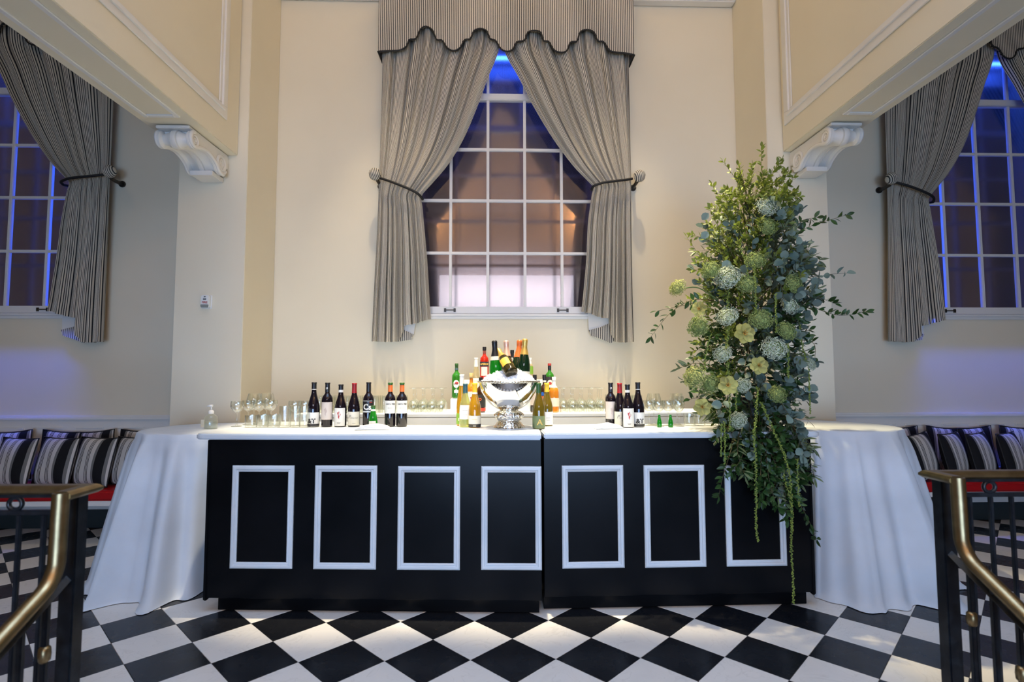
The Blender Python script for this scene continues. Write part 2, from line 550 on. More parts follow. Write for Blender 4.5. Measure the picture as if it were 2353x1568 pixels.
mb.box(-2.5, 3.1, -7.2, -7, -1.6, 3.2); mb.box(-2.5, 3.1, -7.2, -7, 5.4, ZC)
structure('wall_front', mb, wall_paint)
structure('ceiling', MB().box(-8.4, 8.6, -7.2, DW + 0.46, ZC, ZC + 0.2), ceil_paint)
# lower hall floor that the stair leads down to
structure('floor_lower', MB().box(-8.2, 8.4, -7, 2.0, -1.62, -1.5), hall_floor)

# pilasters with the walls over the side openings (spandrels)
PIL = [(-2.785, -2.195), (2.432, 2.969)]
SPAN = [(-2.70, -2.283, 3.36), (2.577, 2.975, 3.44)]
for i, side in ((0, 'left'), (1, 'right')):
    x0, x1 = PIL[i]
    structure('wall_pilaster_' + side, MB().box(x0, x1, PF, DW, 0, ZC), wall_paint, bevel=0.004)
    a, b, z = SPAN[i]
    sp = structure('wall_beam_' + side, MB().box(a, b, -7, PF, z, ZC), wall_paint, bevel=0.006)
    # moulded panel on the inner face: frame strips
    fx = b if i == 0 else a
    sgn = 1 if i == 0 else -1
    yv = (4.335, 4.465) if i == 0 else (4.50, 4.63)
    zb = (3.575, 3.68) if i == 0 else (3.66, 3.775)
    mb = MB()

    def strip_h(z0, z1, y0, y1, p):
        mb.box(min(fx, fx + sgn * p), max(fx, fx + sgn * p), y0, y1, z0, z1)
    w = zb[1] - zb[0]
    strip_h(zb[0], zb[1], -6.0, yv[1], 0.012)
    strip_h(zb[0] + w * 0.52, zb[1] - w * 0.18, -6.0, yv[0] + (yv[1] - yv[0]) * 0.55, 0.026)
    strip_h(zb[1], 6.2, yv[0], yv[1], 0.012)
    strip_h(zb[1] - w * 0.18, 6.2, yv[0] + (yv[1] - yv[0]) * 0.25, yv[0] + (yv[1] - yv[0]) * 0.55, 0.026)
    strip_h(6.2, 6.3, -6.0, yv[1], 0.012)
    o = obj('panel_moulding', mb, trim_paint, sp, bevel=0.004, seg=1)
    # sunk panel lines on the soffit
    mb = MB()
    m0, m1 = a + 0.075, b - 0.075
    y1 = PF - 0.72
    for (p, q) in ((m0, m0 + 0.035), (m1 - 0.035, m1)):
        mb.box(p, q, -6.0, y1, z - 0.012, z + 0.002)
    mb.box(m0 + 0.035, m1 - 0.035, y1 - 0.035, y1, z - 0.012, z + 0.002)
    obj('soffit_moulding', mb, trim_paint, sp, bevel=0.004, seg=1)

# cornice at the head of the back wall between the pilasters
mb = MB()
mb.box(PIL[0][1], PIL[1][0], DW - 0.10, DW, 5.235, 5.36)
mb.box(PIL[0][1], PIL[1][0], DW - 0.18, DW, 5.36, 5.50)
structure('trim_1', mb, trim_paint, bevel=0.012)

# chair rails, wainscot panels and baseboards of the side bays
for i, (xa, xb, side) in enumerate(((-8.2, PIL[0][0], 'left'), (PIL[1][1], 8.4, 'right'))):
    mb = MB()
    mb.box(xa, xb, DW - 0.022, DW, 1.006, 1.016)
    mb.box(xa, xb, DW - 0.035, DW, 1.016, 1.040)
    mb.box(xa, xb, DW - 0.018, DW, 1.040, 1.056)
    structure('trim_%d' % (i + 2), mb, trim_paint, bevel=0.004)
    wb = structure('baseboard_' + side, MB().box(xa, xb, DW - 0.02, DW, 0, 0.17), dark_base, bevel=0.005)
    obj('dado_board', MB().box(xa, xb, DW - 0.004, DW, 0.17, 1.006), trim_paint, wall_back)
    pitch, pw = 0.3735, 0.292
    x = (-3.674 if i == 0 else 3.30)
    for k in range(7):
        x0 = x - k * pitch if i == 0 else x + k * pitch
        mb = MB()
        z0, z1 = 0.50, 0.945
        t = 0.018
        mb.box(x0 - 0.001, x0 + t, DW - 0.010, DW, z0, z1); mb.box(x0 + pw - t, x0 + pw, DW - 0.010, DW, z0, z1)
        mb.box(x0 + t, x0 + pw - t, DW - 0.010, DW, z1 - t, z1); mb.box(x0 + t, x0 + pw - t, DW - 0.010, DW, z0, z0 + t)
        obj('wainscot_panel', mb, trim_paint, wall_back, bevel=0.003, seg=1)
    if i == 0:
        mb = MB()
        x0 = x + pitch
        mb.box(x0, x0 + 0.018, DW - 0.010, DW, 0.5, 0.945); mb.box(x0 + 0.018, x0 + pw, DW - 0.010, DW, 0.927, 0.945); mb.box(x0 + pw - .018, x0 + pw, DW - 0.010, DW, 0.5, 0.927)
        obj('wainscot_panel', mb, trim_paint, wall_back, bevel=0.003, seg=1)

# ------------------------------------------------------------------ windows
ROWS = [2.119, 2.651, 3.187, 3.715]
MEET = 4.259
COLS = [-0.558, -0.186, 0.186, 0.558]


def window(idx, cx):
    root = thing('window_%d' % idx, None, None, (cx, 5.335, 0), kind='structure')
    fr = MB()
    fr.box(-HW, -0.925, -0.025, 0.05, OPZ0, OPZ1); fr.box(0.925, HW, -0.025, 0.05, OPZ0, OPZ1)
    fr.box(-0.925, 0.925, -0.025, 0.05, 4.82, OPZ1)
    fr.box(-0.925, 0.925, -0.02, 0.035, OPZ0 + 0.012, 2.112)
    obj('sash_frame', fr, sash_paint, root, bevel=0.004)
    obj('meeting_rail', MB().box(-0.925, 0.925, -0.028, 0.04, MEET - 0.032, MEET + 0.034), sash_paint, root, bevel=0.006)
    for z in ROWS[1:]:
        obj('glazing_bar', MB().box(-0.925, 0.925, -0.012, 0.022, z - 0.014, z + 0.014), sash_paint, root, bevel=0.004)
    for c in COLS:
        obj('glazing_bar', MB().box(c - 0.014, c + 0.014, -0.014, 0.024, 2.112, MEET - 0.032), sash_paint, root, bevel=0.004)
        obj('glazing_bar', MB().box(c - 0.014, c + 0.014, -0.014, 0.024, MEET + 0.034, 4.82), sash_paint, root, bevel=0.004)
    ex = [-0.925] + COLS + [0.925]
    ez = [2.112] + ROWS[1:] + [MEET - 0.032]
    for a in range(5):
        for b in range(5):
            z0, z1 = (ez[b], ez[b + 1]) if b < 4 else (MEET + 0.034, 4.82)
            obj('pane', MB().box(ex[a], ex[a + 1], 0.004, 0.007, z0, z1), pane_glass, root)
    # sill board and apron
    mb = MB()
    mb.box(-1.0, 1.0, -0.075, 0.0, 2.012, 2.034)
    mb.box(-0.98, 0.98, -0.055, -0.036, 1.985, 2.012)
    obj('window_sill', mb, trim_paint, root, bevel=0.006)
    # sash lifts
    for sx in (-0.56, 0.56):
        mb = MB()
        mb.box(sx - 0.058, sx - 0.036, -0.028, -0.020, 2.058, 2.094); mb.box(sx + 0.036, sx + 0.058, -0.028, -0.020, 2.058, 2.094)
        mb.box(sx - 0.045, sx + 0.045, -0.045, -0.036, 2.070, 2.080)
        mb.box(sx - 0.047, sx - 0.040, -0.040, -0.022, 2.070, 2.080); mb.box(sx + 0.040, sx + 0.047, -0.040, -0.022, 2.070, 2.080)
        obj('sash_lift', mb, bronze_dark, root)
    obj('outer_pane', MB().box(-HW, HW, 0.36, 0.37, OPZ0, OPZ1), outer_pane_mat, root)
    return root


for k in (-1, 0, 1):
    window(k + 2, WC + k * WSP)

# ------------------------------------------------------------------ floor tiles
X0, Y0, PSI = -0.56529, 3.25035, -0.00636
DG = 0.3048 * math.sqrt(2)
floor = structure('floor', MB().box(-8.2, 8.4, 2.0, DW + 0.1, -0.14, -0.008), grout)
hh = DG / 2 - 0.0012


def tile_mesh(name):
    mb = MB()
    c = 0.0022
    vs = [(hh, 0), (0, hh), (-hh, 0), (0, -hh)]
    for s, z in ((1, -0.008), (1, -0.0012), (1 - c / hh, 0.0)):
        for x, y in vs:
            mb.v.append((x * s, y * s, z))
    for k in (0, 4):
        for i in range(4):
            j = (i + 1) % 4
            mb.f.append((k + i, k + j, k + 4 + j, k + 4 + i))
    mb.f.append((8, 9, 10, 11))
    return mb.mesh(name)


tm_w, tm_b = tile_mesh('floor_tile'), tile_mesh('floor_tile')
tm_w.materials.append(tile_white); tm_b.materials.append(tile_black)
for r in range(-11, 6):
    for a2 in range(-30, 34):
        if (a2 + r) % 2 == 0:
            continue
        a = a2 / 2
        lx, ly = a * DG, -r * DG / 2
        x = X0 + math.cos(PSI) * lx - math.sin(PSI) * ly
        y = Y0 + math.sin(PSI) * lx + math.cos(PSI) * ly
        if y < 2.15 or y > DW - 0.02 or abs(x) > 0.99 * y + 0.5:
            continue
        link('floor_tile', tm_w if r % 2 else tm_b, None, floor, (x, y, 0), (0, 0, PSI))

# ------------------------------------------------------------------ corbels under the beams
def corbel(side, xa, xb, ztop, flip):
    """scroll bracket; profile in (y,z), y = distance out from the pilaster"""
    root = thing('corbel', 'carved white scroll corbel under the %s beam' % side, 'corbel', ((xa + xb) / 2, PF, ztop))
    w = (xb - xa) / 2
    # front curve: from upper volute (far out) down to lower volute near the pilaster
    c1 = Vector((-0.530, -0.088)); r1 = 0.064
    c2 = Vector((-0.118, -0.118)); r2 = 0.088

    def prof(d):
        pts = [(-0.03, 0.0), (c1.x, 0.0 - 0.018)]
        for k in range(0, 15):
            a = R(90 + k * 14.5)
            pts.append((c1.x + (r1 + d) * math.cos(a), c1.y + (r1 + d) * math.sin(a)))
        # S curve to the lower volute's underside
        p0 = Vector(pts[-1]); p3 = Vector((c2.x - (r2 + d) * math.cos(R(35)), c2.y - (r2 + d) * math.sin(R(35))))
        p1 = p0 + Vector((0.12, 0.055)); p2 = p3 + Vector((-0.10, 0.075))
        for k in range(1, 10):
            t = k / 10
            q = p0 * (1 - t) ** 3 + p1 * 3 * t * (1 - t) ** 2 + p2 * 3 * t * t * (1 - t) + p3 * t ** 3
            pts.append((q.x, q.y))
        for k in range(0, 12):
            a = R(215 + k * 13)
            pts.append((c2.x + (r2 + d) * math.cos(a), c2.y + (r2 + d) * math.sin(a)))
        pts.append((0.0, c2.y))
        pts.append((0.0, 0.0))
        return pts
    # section across the width: rims, channels, centre double bead
    sec = [(-1.0, -0.020), (-0.985, -0.004), (-0.93, 0.004), (-0.80, 0.004), (-0.75, -0.006), (-0.70, -0.022), (-0.5, -0.016), (-0.30, -0.004), (-0.22, 0.002),
           (-0.18, -0.008), (-0.14, 0.006), (-0.04, 0.008), (0.04, 0.008), (0.14, 0.006), (0.18, -0.008), (0.22, 0.002), (0.30, -0.004), (0.5, -0.016), (0.70, -0.022),
           (0.75, -0.006), (0.80, 0.004), (0.93, 0.004), (0.985, -0.004), (1.0, -0.020)]
    mb = MB()
    np_ = None
    for s, d in sec:
        pr = prof(d); np_ = len(pr)
        for y, z in pr:
            mb.v.append((s * w, y, z))
    for i in range(len(sec) - 1):
        for k in range(np_):
            q = (k + 1) % np_
            mb.f.append((i * np_ + k, i * np_ + q, (i + 1) * np_ + q, (i + 1) * np_ + k))
    mb.f.append(tuple(range(np_)))
    mb.f.append(tuple((len(sec) - 1) * np_ + k for k in range(np_))[::-1])
    obj('scroll_body', mb, trim_paint, root, smooth=True, angle=40)
    # abacus plate and base plate
    obj('top_plate', MB().box(-w * 0.98, w * 0.98, -0.60, 0.0, -0.024, -0.002), trim_paint, root, bevel=0.004)
    obj('base_plate', MB().box(-w * 0.72, w * 0.72, -0.19, 0.0, -0.236, -0.198), trim_paint, root, bevel=0.004)
    # spirals on both cheeks
    for s in (-1, 1):
        for c, r in ((c1, r1), (c2, r2)):
            pts = []
            for k in range(70):
                t = k / 69
                a = R(90 + 360 * 2.3 * t) if c is c1 else R(-60 - 360 * 2.3 * t)
                rr = (r - 0.004) * (1 - 0.86 * t)
                pts.append((s * w, c.x + rr * math.cos(a), c.y + rr * math.sin(a)))
            obj('volute', MB().tube(pts, [0.0165 * (1 - 0.6 * k / 69) for k in range(70)], 8), trim_paint, root, smooth=True)
        # rib following the S between the volutes
        pr = prof(-0.012)
        pts = [(s * w, y, z) for y, z in pr[8:36]]
        obj('edge_bead', MB().tube(pts, 0.015, 8), trim_paint, root, smooth=True)
    return root


corbel('left', -2.62, -2.36, 3.352, False)
corbel('right', 2.64, 2.895, 3.432, True)

# ------------------------------------------------------------------ fire strobe on the left pilaster
c = atY(476, 695, PF)
t = thing('fire_alarm', 'white fire alarm strobe with red lettering on the left pilaster', 'fire alarm', (c.x, PF, c.z))
obj('housing', MB().box(-0.036, 0.036, -0.04, 0.0, -0.052, 0.056), plastic_white, t, bevel=0.006)
obj('back_plate', MB().box(-0.044, 0.046, -0.008, 0.0, -0.056, 0.060), plastic_white, t, bevel=0.003)
obj('strobe_lens', MB().prism([(-0.030, -0.050), (0.030, -0.050), (0.034, -0.024), (-0.034, -0.024)], 'y', -0.047, -0.036), mat('strobe_lens', (0.25, 0.27, 0.26), 0.1), t, bevel=0.003)
for i in range(4):
    obj('speaker_slot', MB().box(-0.014, 0.012, -0.0415, -0.0385, 0.014 + i * 0.0045, 0.0165 + i * 0.0045), plastic_dark, t)
obj('maker_mark', MB().prism([(-0.008, 0.038), (-0.002, 0.040), (0.010, 0.046), (0.004, 0.040), (-0.001, 0.046), (-0.008, 0.046)], 'y', -0.0412, -0.039), plastic_dark, t)
me = text_mesh('FIRE', 0.026, 0.0006)
link('lettering', me, flat('red_print', (0.35, 0.01, 0.02)), t, (0, -0.0405, -0.006), (R(90), 0, 0))

# ------------------------------------------------------------------ valances and curtains
VAL = [(868.7, 118.2), (892, 117), (919, 115.9), (934, 107), (941, 92.4), (956, 89.5), (966, 69), (979, 62), (994, 70.4), (1003, 91), (1016, 93.3), (1027.7, 110),
       (1042.4, 116.7), (1057, 110), (1067.3, 92.4), (1080.5, 89.5), (1089.3, 72), (1104, 67), (1118.7, 73), (1126, 89.5), (1139, 95), (1151, 113), (1165.6, 118.8),
       (1178.8, 113), (1187.6, 96.8), (1205, 92.4), (1212.5, 74.8), (1227, 70.4), (1242, 74.8), (1249, 93.9), (1261, 96.8), (1272.7, 115.9), (1288.8, 121.7),
       (1302, 117.3), (1310.8, 98.3), (1325.5, 95.3), (1332.8, 74.8), (1349, 68.3), (1365, 74.8), (1373.9, 93.9), (1387, 96.8), (1400, 115.9), (1415, 120.9),
       (1440, 124), (1457.5, 127.6)]
VY = 5.105
vpts = [atY(x, y, VY) for x, y in VAL]


def catmull(P, n):
    out = []
    for i in range(len(P) - 1):
        p0, p1, p2, p3 = P[max(i - 1, 0)], P[i], P[i + 1], P[min(i + 2, len(P) - 1)]
        for k in range(n):
            t = k / n
            out.append(0.5 * ((2 * p1) + (p2 - p0) * t + (2 * p0 - 5 * p1 + 4 * p2 - p3) * t * t + (3 * p1 - p0 - 3 * p2 + p3) * t ** 3))
    out.append(P[-1])
    return out


vcur = catmull([Vector((p.x - WC, p.z)) for p in vpts], 4)


def valance(name, label, cx):
    root = thing(name, label, 'valance', (cx, 0, 0), group='window valances')
    path = [Vector((vcur[0].x + 0.004, DW - 0.002, vcur[0].y - 0.005))] + [Vector((p.x, VY + 0.004 * math.sin(p.x * 9), p.y)) for p in vcur] + [Vector((vcur[-1].x - 0.004, DW - 0.002, vcur[-1].y - 0.005))]
    mb = MB(); mb.uv = {}
    L = 0; prev = None
    ztop = 5.20
    for p in path:
        if prev is not None:
            L += math.hypot(p.x - prev.x, p.y - prev.y)
        prev = p
        for dy in (0, 0.012):
            for z in (p.z, ztop):
                mb.v.append((p.x, p.y + (dy if abs(p.y - VY) < 0.02 else 0), z)); mb.uv[len(mb.v) - 1] = (L, z)
    n = len(path)
    for i in range(n - 1):
        a, b = i * 4, i * 4 + 4
        mb.f += [(a, b, b + 1, a + 1), (a + 2, a + 3, b + 3, b + 2), (a, a + 2, b + 2, b)]
    obj('fabric', mb, ticking, root, smooth=False, fix=False)
    tp = [Vector((p.x, p.y - 0.004, p.z)) for p in path]
    obj('trim_cord', MB().tube(tp, 0.0085, 6), black_cord, root, smooth=True)
    obj('top_board', MB().box(vcur[0].x, vcur[-1].x, VY, DW, 5.19, 5.21), trim_paint, root)
    return root


valance('valance', 'scalloped striped valance with black cord over the middle window', WC)
valance('valance', 'scalloped striped valance over the left window, mostly behind the beam', WC - WSP)
valance('valance', 'scalloped striped valance over the right window, at the photo edge', WC + WSP)


def interp(tab, x):
    if x <= tab[0][0]: return tab[0][1]
    for (a, b), (c, d) in zip(tab, tab[1:]):
        if x <= c:
            t = (x - a) / (c - a)
            return b + (d - b) * t
    return tab[-1][1]


def smoothtab(tab):
    P = [Vector(p) for p in tab]
    return [(p.x, p.y) for p in catmull(P, 6)]


CY = 5.205


def curtain_shape(outer, inner, hem, side, seed):
    """outer/inner: list (pixel y, pixel x) of the two edges; hem: list (u, pixel y)"""
    rng = random.Random(seed)
    out = smoothtab([(atY(x, y, CY).z, atY(x, y, CY).x - WC) for y, x in reversed(outer)])
    inn = smoothtab([(atY(x, y, CY).z, atY(x, y, CY).x - WC) for y, x in reversed(inner)])
    hm = [(u, atY(1150, y, CY).z) for u, y in hem]
    ztop = atY(1150, 40, CY).z
    ztie = atY(1150, 425, CY).z
    ph = [rng.uniform(0, 6.28) for _ in range(8)]
    nf = 9.0

    def fn(u, v):
        zb = interp(hm, u)
        z = ztop + (zb - ztop) * v
        xo, xi = interp(out, z), interp(inn, z)
        s = (z - ztie)
        near = math.exp(-(s / 0.26) ** 2)
        # tie line droops towards the inner edge
        if z > ztie:
            k = min(1, (z - ztie) / 1.2)
            amp = 0.019 + 0.026 * k
        else:
            k = min(1, (ztie - z) / 1.0)
            amp = 0.019 + 0.026 * k
        uu = u + 0.012 * math.sin(2 * pi * 2.3 * u + ph[0]) + 0.008 * math.sin(2 * pi * 5.1 * u + ph[1])
        w0 = math.sin(2 * pi * nf * uu + ph[2])
        w = 1.0 - 2.0 * abs(math.cos(pi * nf * uu + ph[2] / 2)) ** 0.75 if True else w0
        w = 0.65 * w + 0.35 * w0
        w2 = 0.30 * math.sin(2 * pi * nf * 1.73 * uu + ph[3] + 1.2 * v)
        w3 = 0.25 * math.sin(2 * pi * 3.1 * u + ph[4] + 2 * v)
        y = CY + amp * (w + w2 + w3) - 0.035 * near * math.sin(pi * min(1, max(0, u))) - 0.02
        du = 0.010 * math.cos(2 * pi * nf * uu + ph[2]) * (1 - 0.7 * near)
        x = xo + (xi - xo) * u + du * (1 if xi > xo else -1) * min(1, 8 * u) * min(1, 8 * (1 - u)) * 0.9
        return Vector((x, y, z))
    return fn, ztie


# middle window, left curtain
A_OUT = [(40, 882), (130, 880), (250, 877), (410, 872), (520, 868), (650, 861), (790, 854)]
A_IN = [(40, 1152), (115, 1147), (180, 1122), (245, 1098), (320, 1066), (380, 1030), (425, 992), (452, 969), (475, 971), (520, 975), (600, 982), (690, 987), (745, 991), (790, 994)]
A_HEM = [(0, 785), (0.25, 787), (0.42, 786), (0.47, 782), (0.55, 750), (0.75, 744), (0.9, 738), (1, 734)]
# middle window, right curtain
B_OUT = [(40, 1441), (130, 1443), (250, 1446), (410, 1449), (520, 1450), (650, 1452), (790, 1456)]
B_IN = [(40, 1154), (115, 1158), (180, 1192), (245, 1225), (320, 1270), (380, 1314), (415, 1347), (432, 1362), (455, 1358), (520, 1350), (600, 1346), (690, 1338), (722, 1334), (790, 1330)]
B_HEM = [(0, 786), (0.2, 788), (0.36, 786), (0.42, 770), (0.48, 733), (0.7, 728), (0.85, 720), (1, 717)]

CW = 1.95


def make_curtain(which):
    if which == 'A':
        fn, zt = curtain_shape(A_OUT, A_IN, A_HEM, -1, 3)
        tie_px = [(871, 409, 5.115), (885, 413, 5.10), (905, 420, 5.085), (930, 430, 5.08), (950, 439, 5.085), (962, 447, 5.10), (970, 456, 5.14)]
        knob_px = (861, 400)
        lin = [(915, 746), (957, 738), (953, 752), (951, 769), (930, 761), (914, 752)]
        fold = [(912, 751), (951, 769), (946, 775), (946, 781), (930, 783), (912, 786)]
    else:
        fn, zt = curtain_shape(B_OUT, B_IN, B_HEM, 1, 8)
        tie_px = [(1453, 411, 5.115), (1440, 413, 5.10), (1415, 416, 5.085), (1390, 419, 5.08), (1375, 423, 5.085), (1364, 428, 5.10), (1360, 434, 5.14)]
        knob_px = (1470, 404)
        lin = [(1351, 720), (1415, 732), (1415, 738), (1400, 744), (1380, 752), (1353, 759)]
        fold = [(1353, 759), (1380, 752), (1415, 736), (1416, 780), (1404, 789), (1380, 779), (1358, 772)]
    mb = MB()
    mb.grid(fn, 260, 74, lambda u, v: (u * CW, v * 3))
    panel = mb.mesh('panel', smooth=True, fix=False)
    panel.materials.append(ticking)
    m2 = MB()
    tp = catmull([atY(x, y, Y) - Vector((WC, 0, 0)) for x, y, Y in tie_px], 5)
    bk = [Vector((tp[-1].x, 5.2, tp[-1].z + 0.01)), Vector(((tp[0].x + tp[-1].x) / 2, 5.262, tp[0].z - 0.03)), Vector((tp[0].x, 5.20, tp[0].z))]
    pts = tp + bk
    m2.tube(pts, 0.0125, 8)
    tie = m2.mesh('tieback_cord', smooth=True); tie.materials.append(black_cord)

    def sheet(poly, dy):
        m = MB(); m.uv = {}
        P = [atY(x, y, CY + dy) - Vector((WC, 0, 0)) for x, y in poly]
        n = len(P)
        for d in (0, 0.004):
            for p in P:
                m.v.append((p.x, p.y + d, p.z)); m.uv[len(m.v) - 1] = (p.x * 1.0, p.z)
        m.f.append(tuple(range(n))[::-1]); m.f.append(tuple(range(n, 2 * n)))
        for i in range(n):
            j = (i + 1) % n
            m.f.append((i, j, n + j, n + i))
        return m.mesh('hem_fold', fix=False)
    l = sheet(lin, 0.042); l.materials.append(lining_mat)
    f = sheet(fold, 0.030); f.materials.append(ticking)
    k = atY(knob_px[0], knob_px[1], 5.09) - Vector((WC, 0, 0))
    return panel, tie, l, f, k


CURT = {w: make_curtain(w) for w in 'AB'}


def place_curtain(which, cx, label):
    p, tie, l, f, k = CURT[which]
    root = thing('curtain', label, 'curtain', (cx, 0, 0), group='striped curtains')
    link('panel', p, None, root); link('hem_lining', l, None, root); link('hem_fold', f, None, root)
    t = link('tieback_cord', tie, None, root)
    return root


KNOB = None


def place_knob(which, cx, label):
    k = CURT[which][4]
    s = -1 if which == 'A' else 1
    root = thing('curtain_holdback', label, 'holdback', (cx + k.x, DW, k.z), group='curtain holdbacks')
    mb = MB(); mb.uv = {}
    d = Vector((s * -0.12, -0.30, 0.14)).normalized()
    ball = MB(); ball.uv = {}
    nu, nv = 28, 18
    cen = Vector((s * 0.0, -0.205, 0.0))
    q = Vector((0.15 * s, 0, 1)).normalized()
    side = Vector((1, 0, 0))

    def bf(u, v):
        a = 2 * pi * u; b = pi * v
        rr = 0.056 * (1 + 0.015 * math.sin(9 * a))
        return cen + Vector((math.sin(b) * math.cos(a) * rr, math.sin(b) * math.sin(a) * rr, math.cos(b) * 0.060))
    ball.grid(bf, nu, nv, lambda u, v: (0.056 * (math.sin(pi * v) * math.cos(2 * pi * u) + 0.3 * math.cos(pi * v)) * 1.15 + 0.5, v))
    obj('covered_ball', ball, ticking, root, smooth=True, fix=False)
    st = MB().tube([(-s * 0.015, 0, -0.050), (-s * 0.02, -0.09, -0.052), (-s * 0.018, -0.15, -0.048), (-s * 0.01, -0.18, -0.030)], [0.020, 0.017, 0.017, 0.021], 10)
    obj('stem', st, bronze_dark, root, smooth=True)
    obj('wall_rose', MB().tube([(-s * 0.015, 0.0, -0.05), (-s * 0.015, -0.012, -0.05)], 0.032, 16), bronze_dark, root)
    return root


place_curtain('A', WC, 'left striped curtain of the middle window tied back above the bar')
place_curtain('B', WC, 'right striped curtain of the middle window tied back above the bar')
place_curtain('B', WC - WSP, 'striped curtain tied back at the left window, left of the pilaster')
place_curtain('A', WC + WSP, 'striped curtain tied back at the right window beside the flowers')
place_curtain('B', WC + WSP, 'far striped curtain of the right window, at the photo edge')
place_knob('A', WC, 'striped ball holdback left of the middle window')
place_knob('B', WC, 'striped ball holdback right of the middle window')
place_knob('B', WC - WSP, 'striped ball holdback beside the left window curtain')
place_knob('A', WC + WSP, 'striped ball holdback beside the right window curtain')

# ------------------------------------------------------------------ side benches and cushions
for i, (xa, xb, yf) in enumerate(((-7.6, -2.80, 4.77), (2.985, 7.8, 4.86))):
    side = 'left' if i == 0 else 'right'
    t = thing('bench', 'long red vinyl bench with white apron under the %s window' % side, 'bench', (0, 0, 0), group='window benches')
    obj('seat_pad', MB().box(xa, xb, yf, DW - 0.016, 0.362, 0.450), red_vinyl, t, bevel=0.018, seg=3)
    obj('apron', MB().box(xa, xb, yf + 0.012, DW - 0.03, 0.318, 0.361), trim_paint, t, bevel=0.004)
    for k in range(5):
        x = xa + 0.2 + k * (xb - xa - 0.4) / 4
        obj('support', MB().box(x - 0.02, x + 0.02, DW - 0.06, DW - 0.022, 0.0, 0.317), dark_base, t)


def cushion_mesh(w, h, th):
    mb = MB()
    N = 22

    def side(sg):
        def fn(u, v):
            a, b = 2 * u - 1, 2 * v - 1
            pinch = 1 - 0.05 * (1 - a * a) * 0 - 0.055 * (1 - abs(a) ** 2) * abs(b) ** 2
            pinch2 = 1 - 0.055 * (1 - abs(b) ** 2) * abs(a) ** 2
            x = a * w / 2 * pinch2; z = b * h / 2 * pinch
            t = (max(0, 1 - abs(a) ** 2.6) * max(0, 1 - abs(b) ** 2.6)) ** 0.55
            wr = 0.004 * math.sin(5 * a + 3 * b) * t
            return (x, sg * (th / 2 * t + wr), z + h / 2)
        return fn
    mb.grid(side(-1), N, N, lambda u, v: (u * 1.30 - 0.05, v))
    mb.grid(side(1), N, N, lambda u, v: (u * 1.30 - 0.05, v))
    body = mb.mesh('cover', smooth=True, fix=False); body.materials.append(cushion_fabric)
    pts = []
    for k in range(4):
        for q in range(10):
            s = q / 10 * 2 - 1
            a, b = [(s, -1), (1, s), (-s, 1), (-1, -s)][k]
            x = a * w / 2 * (1 - 0.055 * (1 - b * b) * a * a); z = b * h / 2 * (1 - 0.055 * (1 - a * a) * b * b)
            pts.append((x, 0, z + h / 2))
    pip = MB().tube(pts, 0.006, 6, closed=True).mesh('piping', smooth=True); pip.materials.append(black_cord)
    return body, pip


cb, cp = cushion_mesh(0.435, 0.425, 0.135)
cb2, cp2 = cushion_mesh(0.36, 0.455, 0.085)


def cushion(x, y, rz, lean, label, group, tilt=0.0, big=False):
    t = thing('cushion', label, 'cushion', (x, y, 0.462), 0, group)
    t.rotation_euler = (lean, tilt, rz)
    link('cover', cb2 if big else cb, None, t); link('piping', cp2 if big else cp, None, t)
    return t


names_l = ['leftmost striped cushion in the front row of the left bench', 'second striped cushion from left in front row on left bench',
           'third striped cushion from left in front row on left bench', 'striped cushion on left bench touching the white tablecloth']
for k, px in enumerate((20, 115, 203, 290)):
    p = atY(px, 1060, 4.92)
    cushion(p.x, 4.92 + 0.004 * k, R(-17), R(-12), names_l[k], 'cushions on the left bench')
for k, px in enumerate((22, 118, 214, 300)):
    p = atY(px, 1010, 5.16)
    cushion(p.x + 0.0, 5.205, R(-3), R(-4), ['striped cushion behind the leftmost cushion of the left bench', 'striped cushion behind the second cushion of the left bench',
            'striped cushion behind the third cushion of the left bench', 'striped cushion behind the cushion beside the left tablecloth'][k], 'cushions behind on the left bench', R(4 if k % 2 else -5), True)
names_r = ['striped cushion on right bench half hidden by white tablecloth', 'slanted striped cushion overhanging the right bench beside the tablecloth', 'third striped cushion from left in front row on right bench',
           'fourth striped cushion from left in front row on right bench', 'rightmost striped cushion in the front row of the right bench']
for k, px in enumerate((2040, 2125, 2200, 2262, 2332)):
    p = atY(px, 1045, 5.0)
    cushion(p.x, 4.97 - (0.02 if k == 1 else 0), R(30), R(-12), names_r[k], 'cushions on the right bench', R(-4 if k == 1 else 0))
for k, px in enumerate((2092, 2178, 2264, 2348)):
    p = atY(px, 1010, 5.15)
    cushion(p.x, 5.205, R(3), R(-4), 'striped cushion peeking out behind the right bench front row, %s from left' % ('first', 'second', 'third', 'fourth')[k], 'cushions behind on the right bench', R(5 if k % 2 else -4), True)

# ------------------------------------------------------------------ bar counter, two units
ZT0, ZT1 = 1.043, 1.078


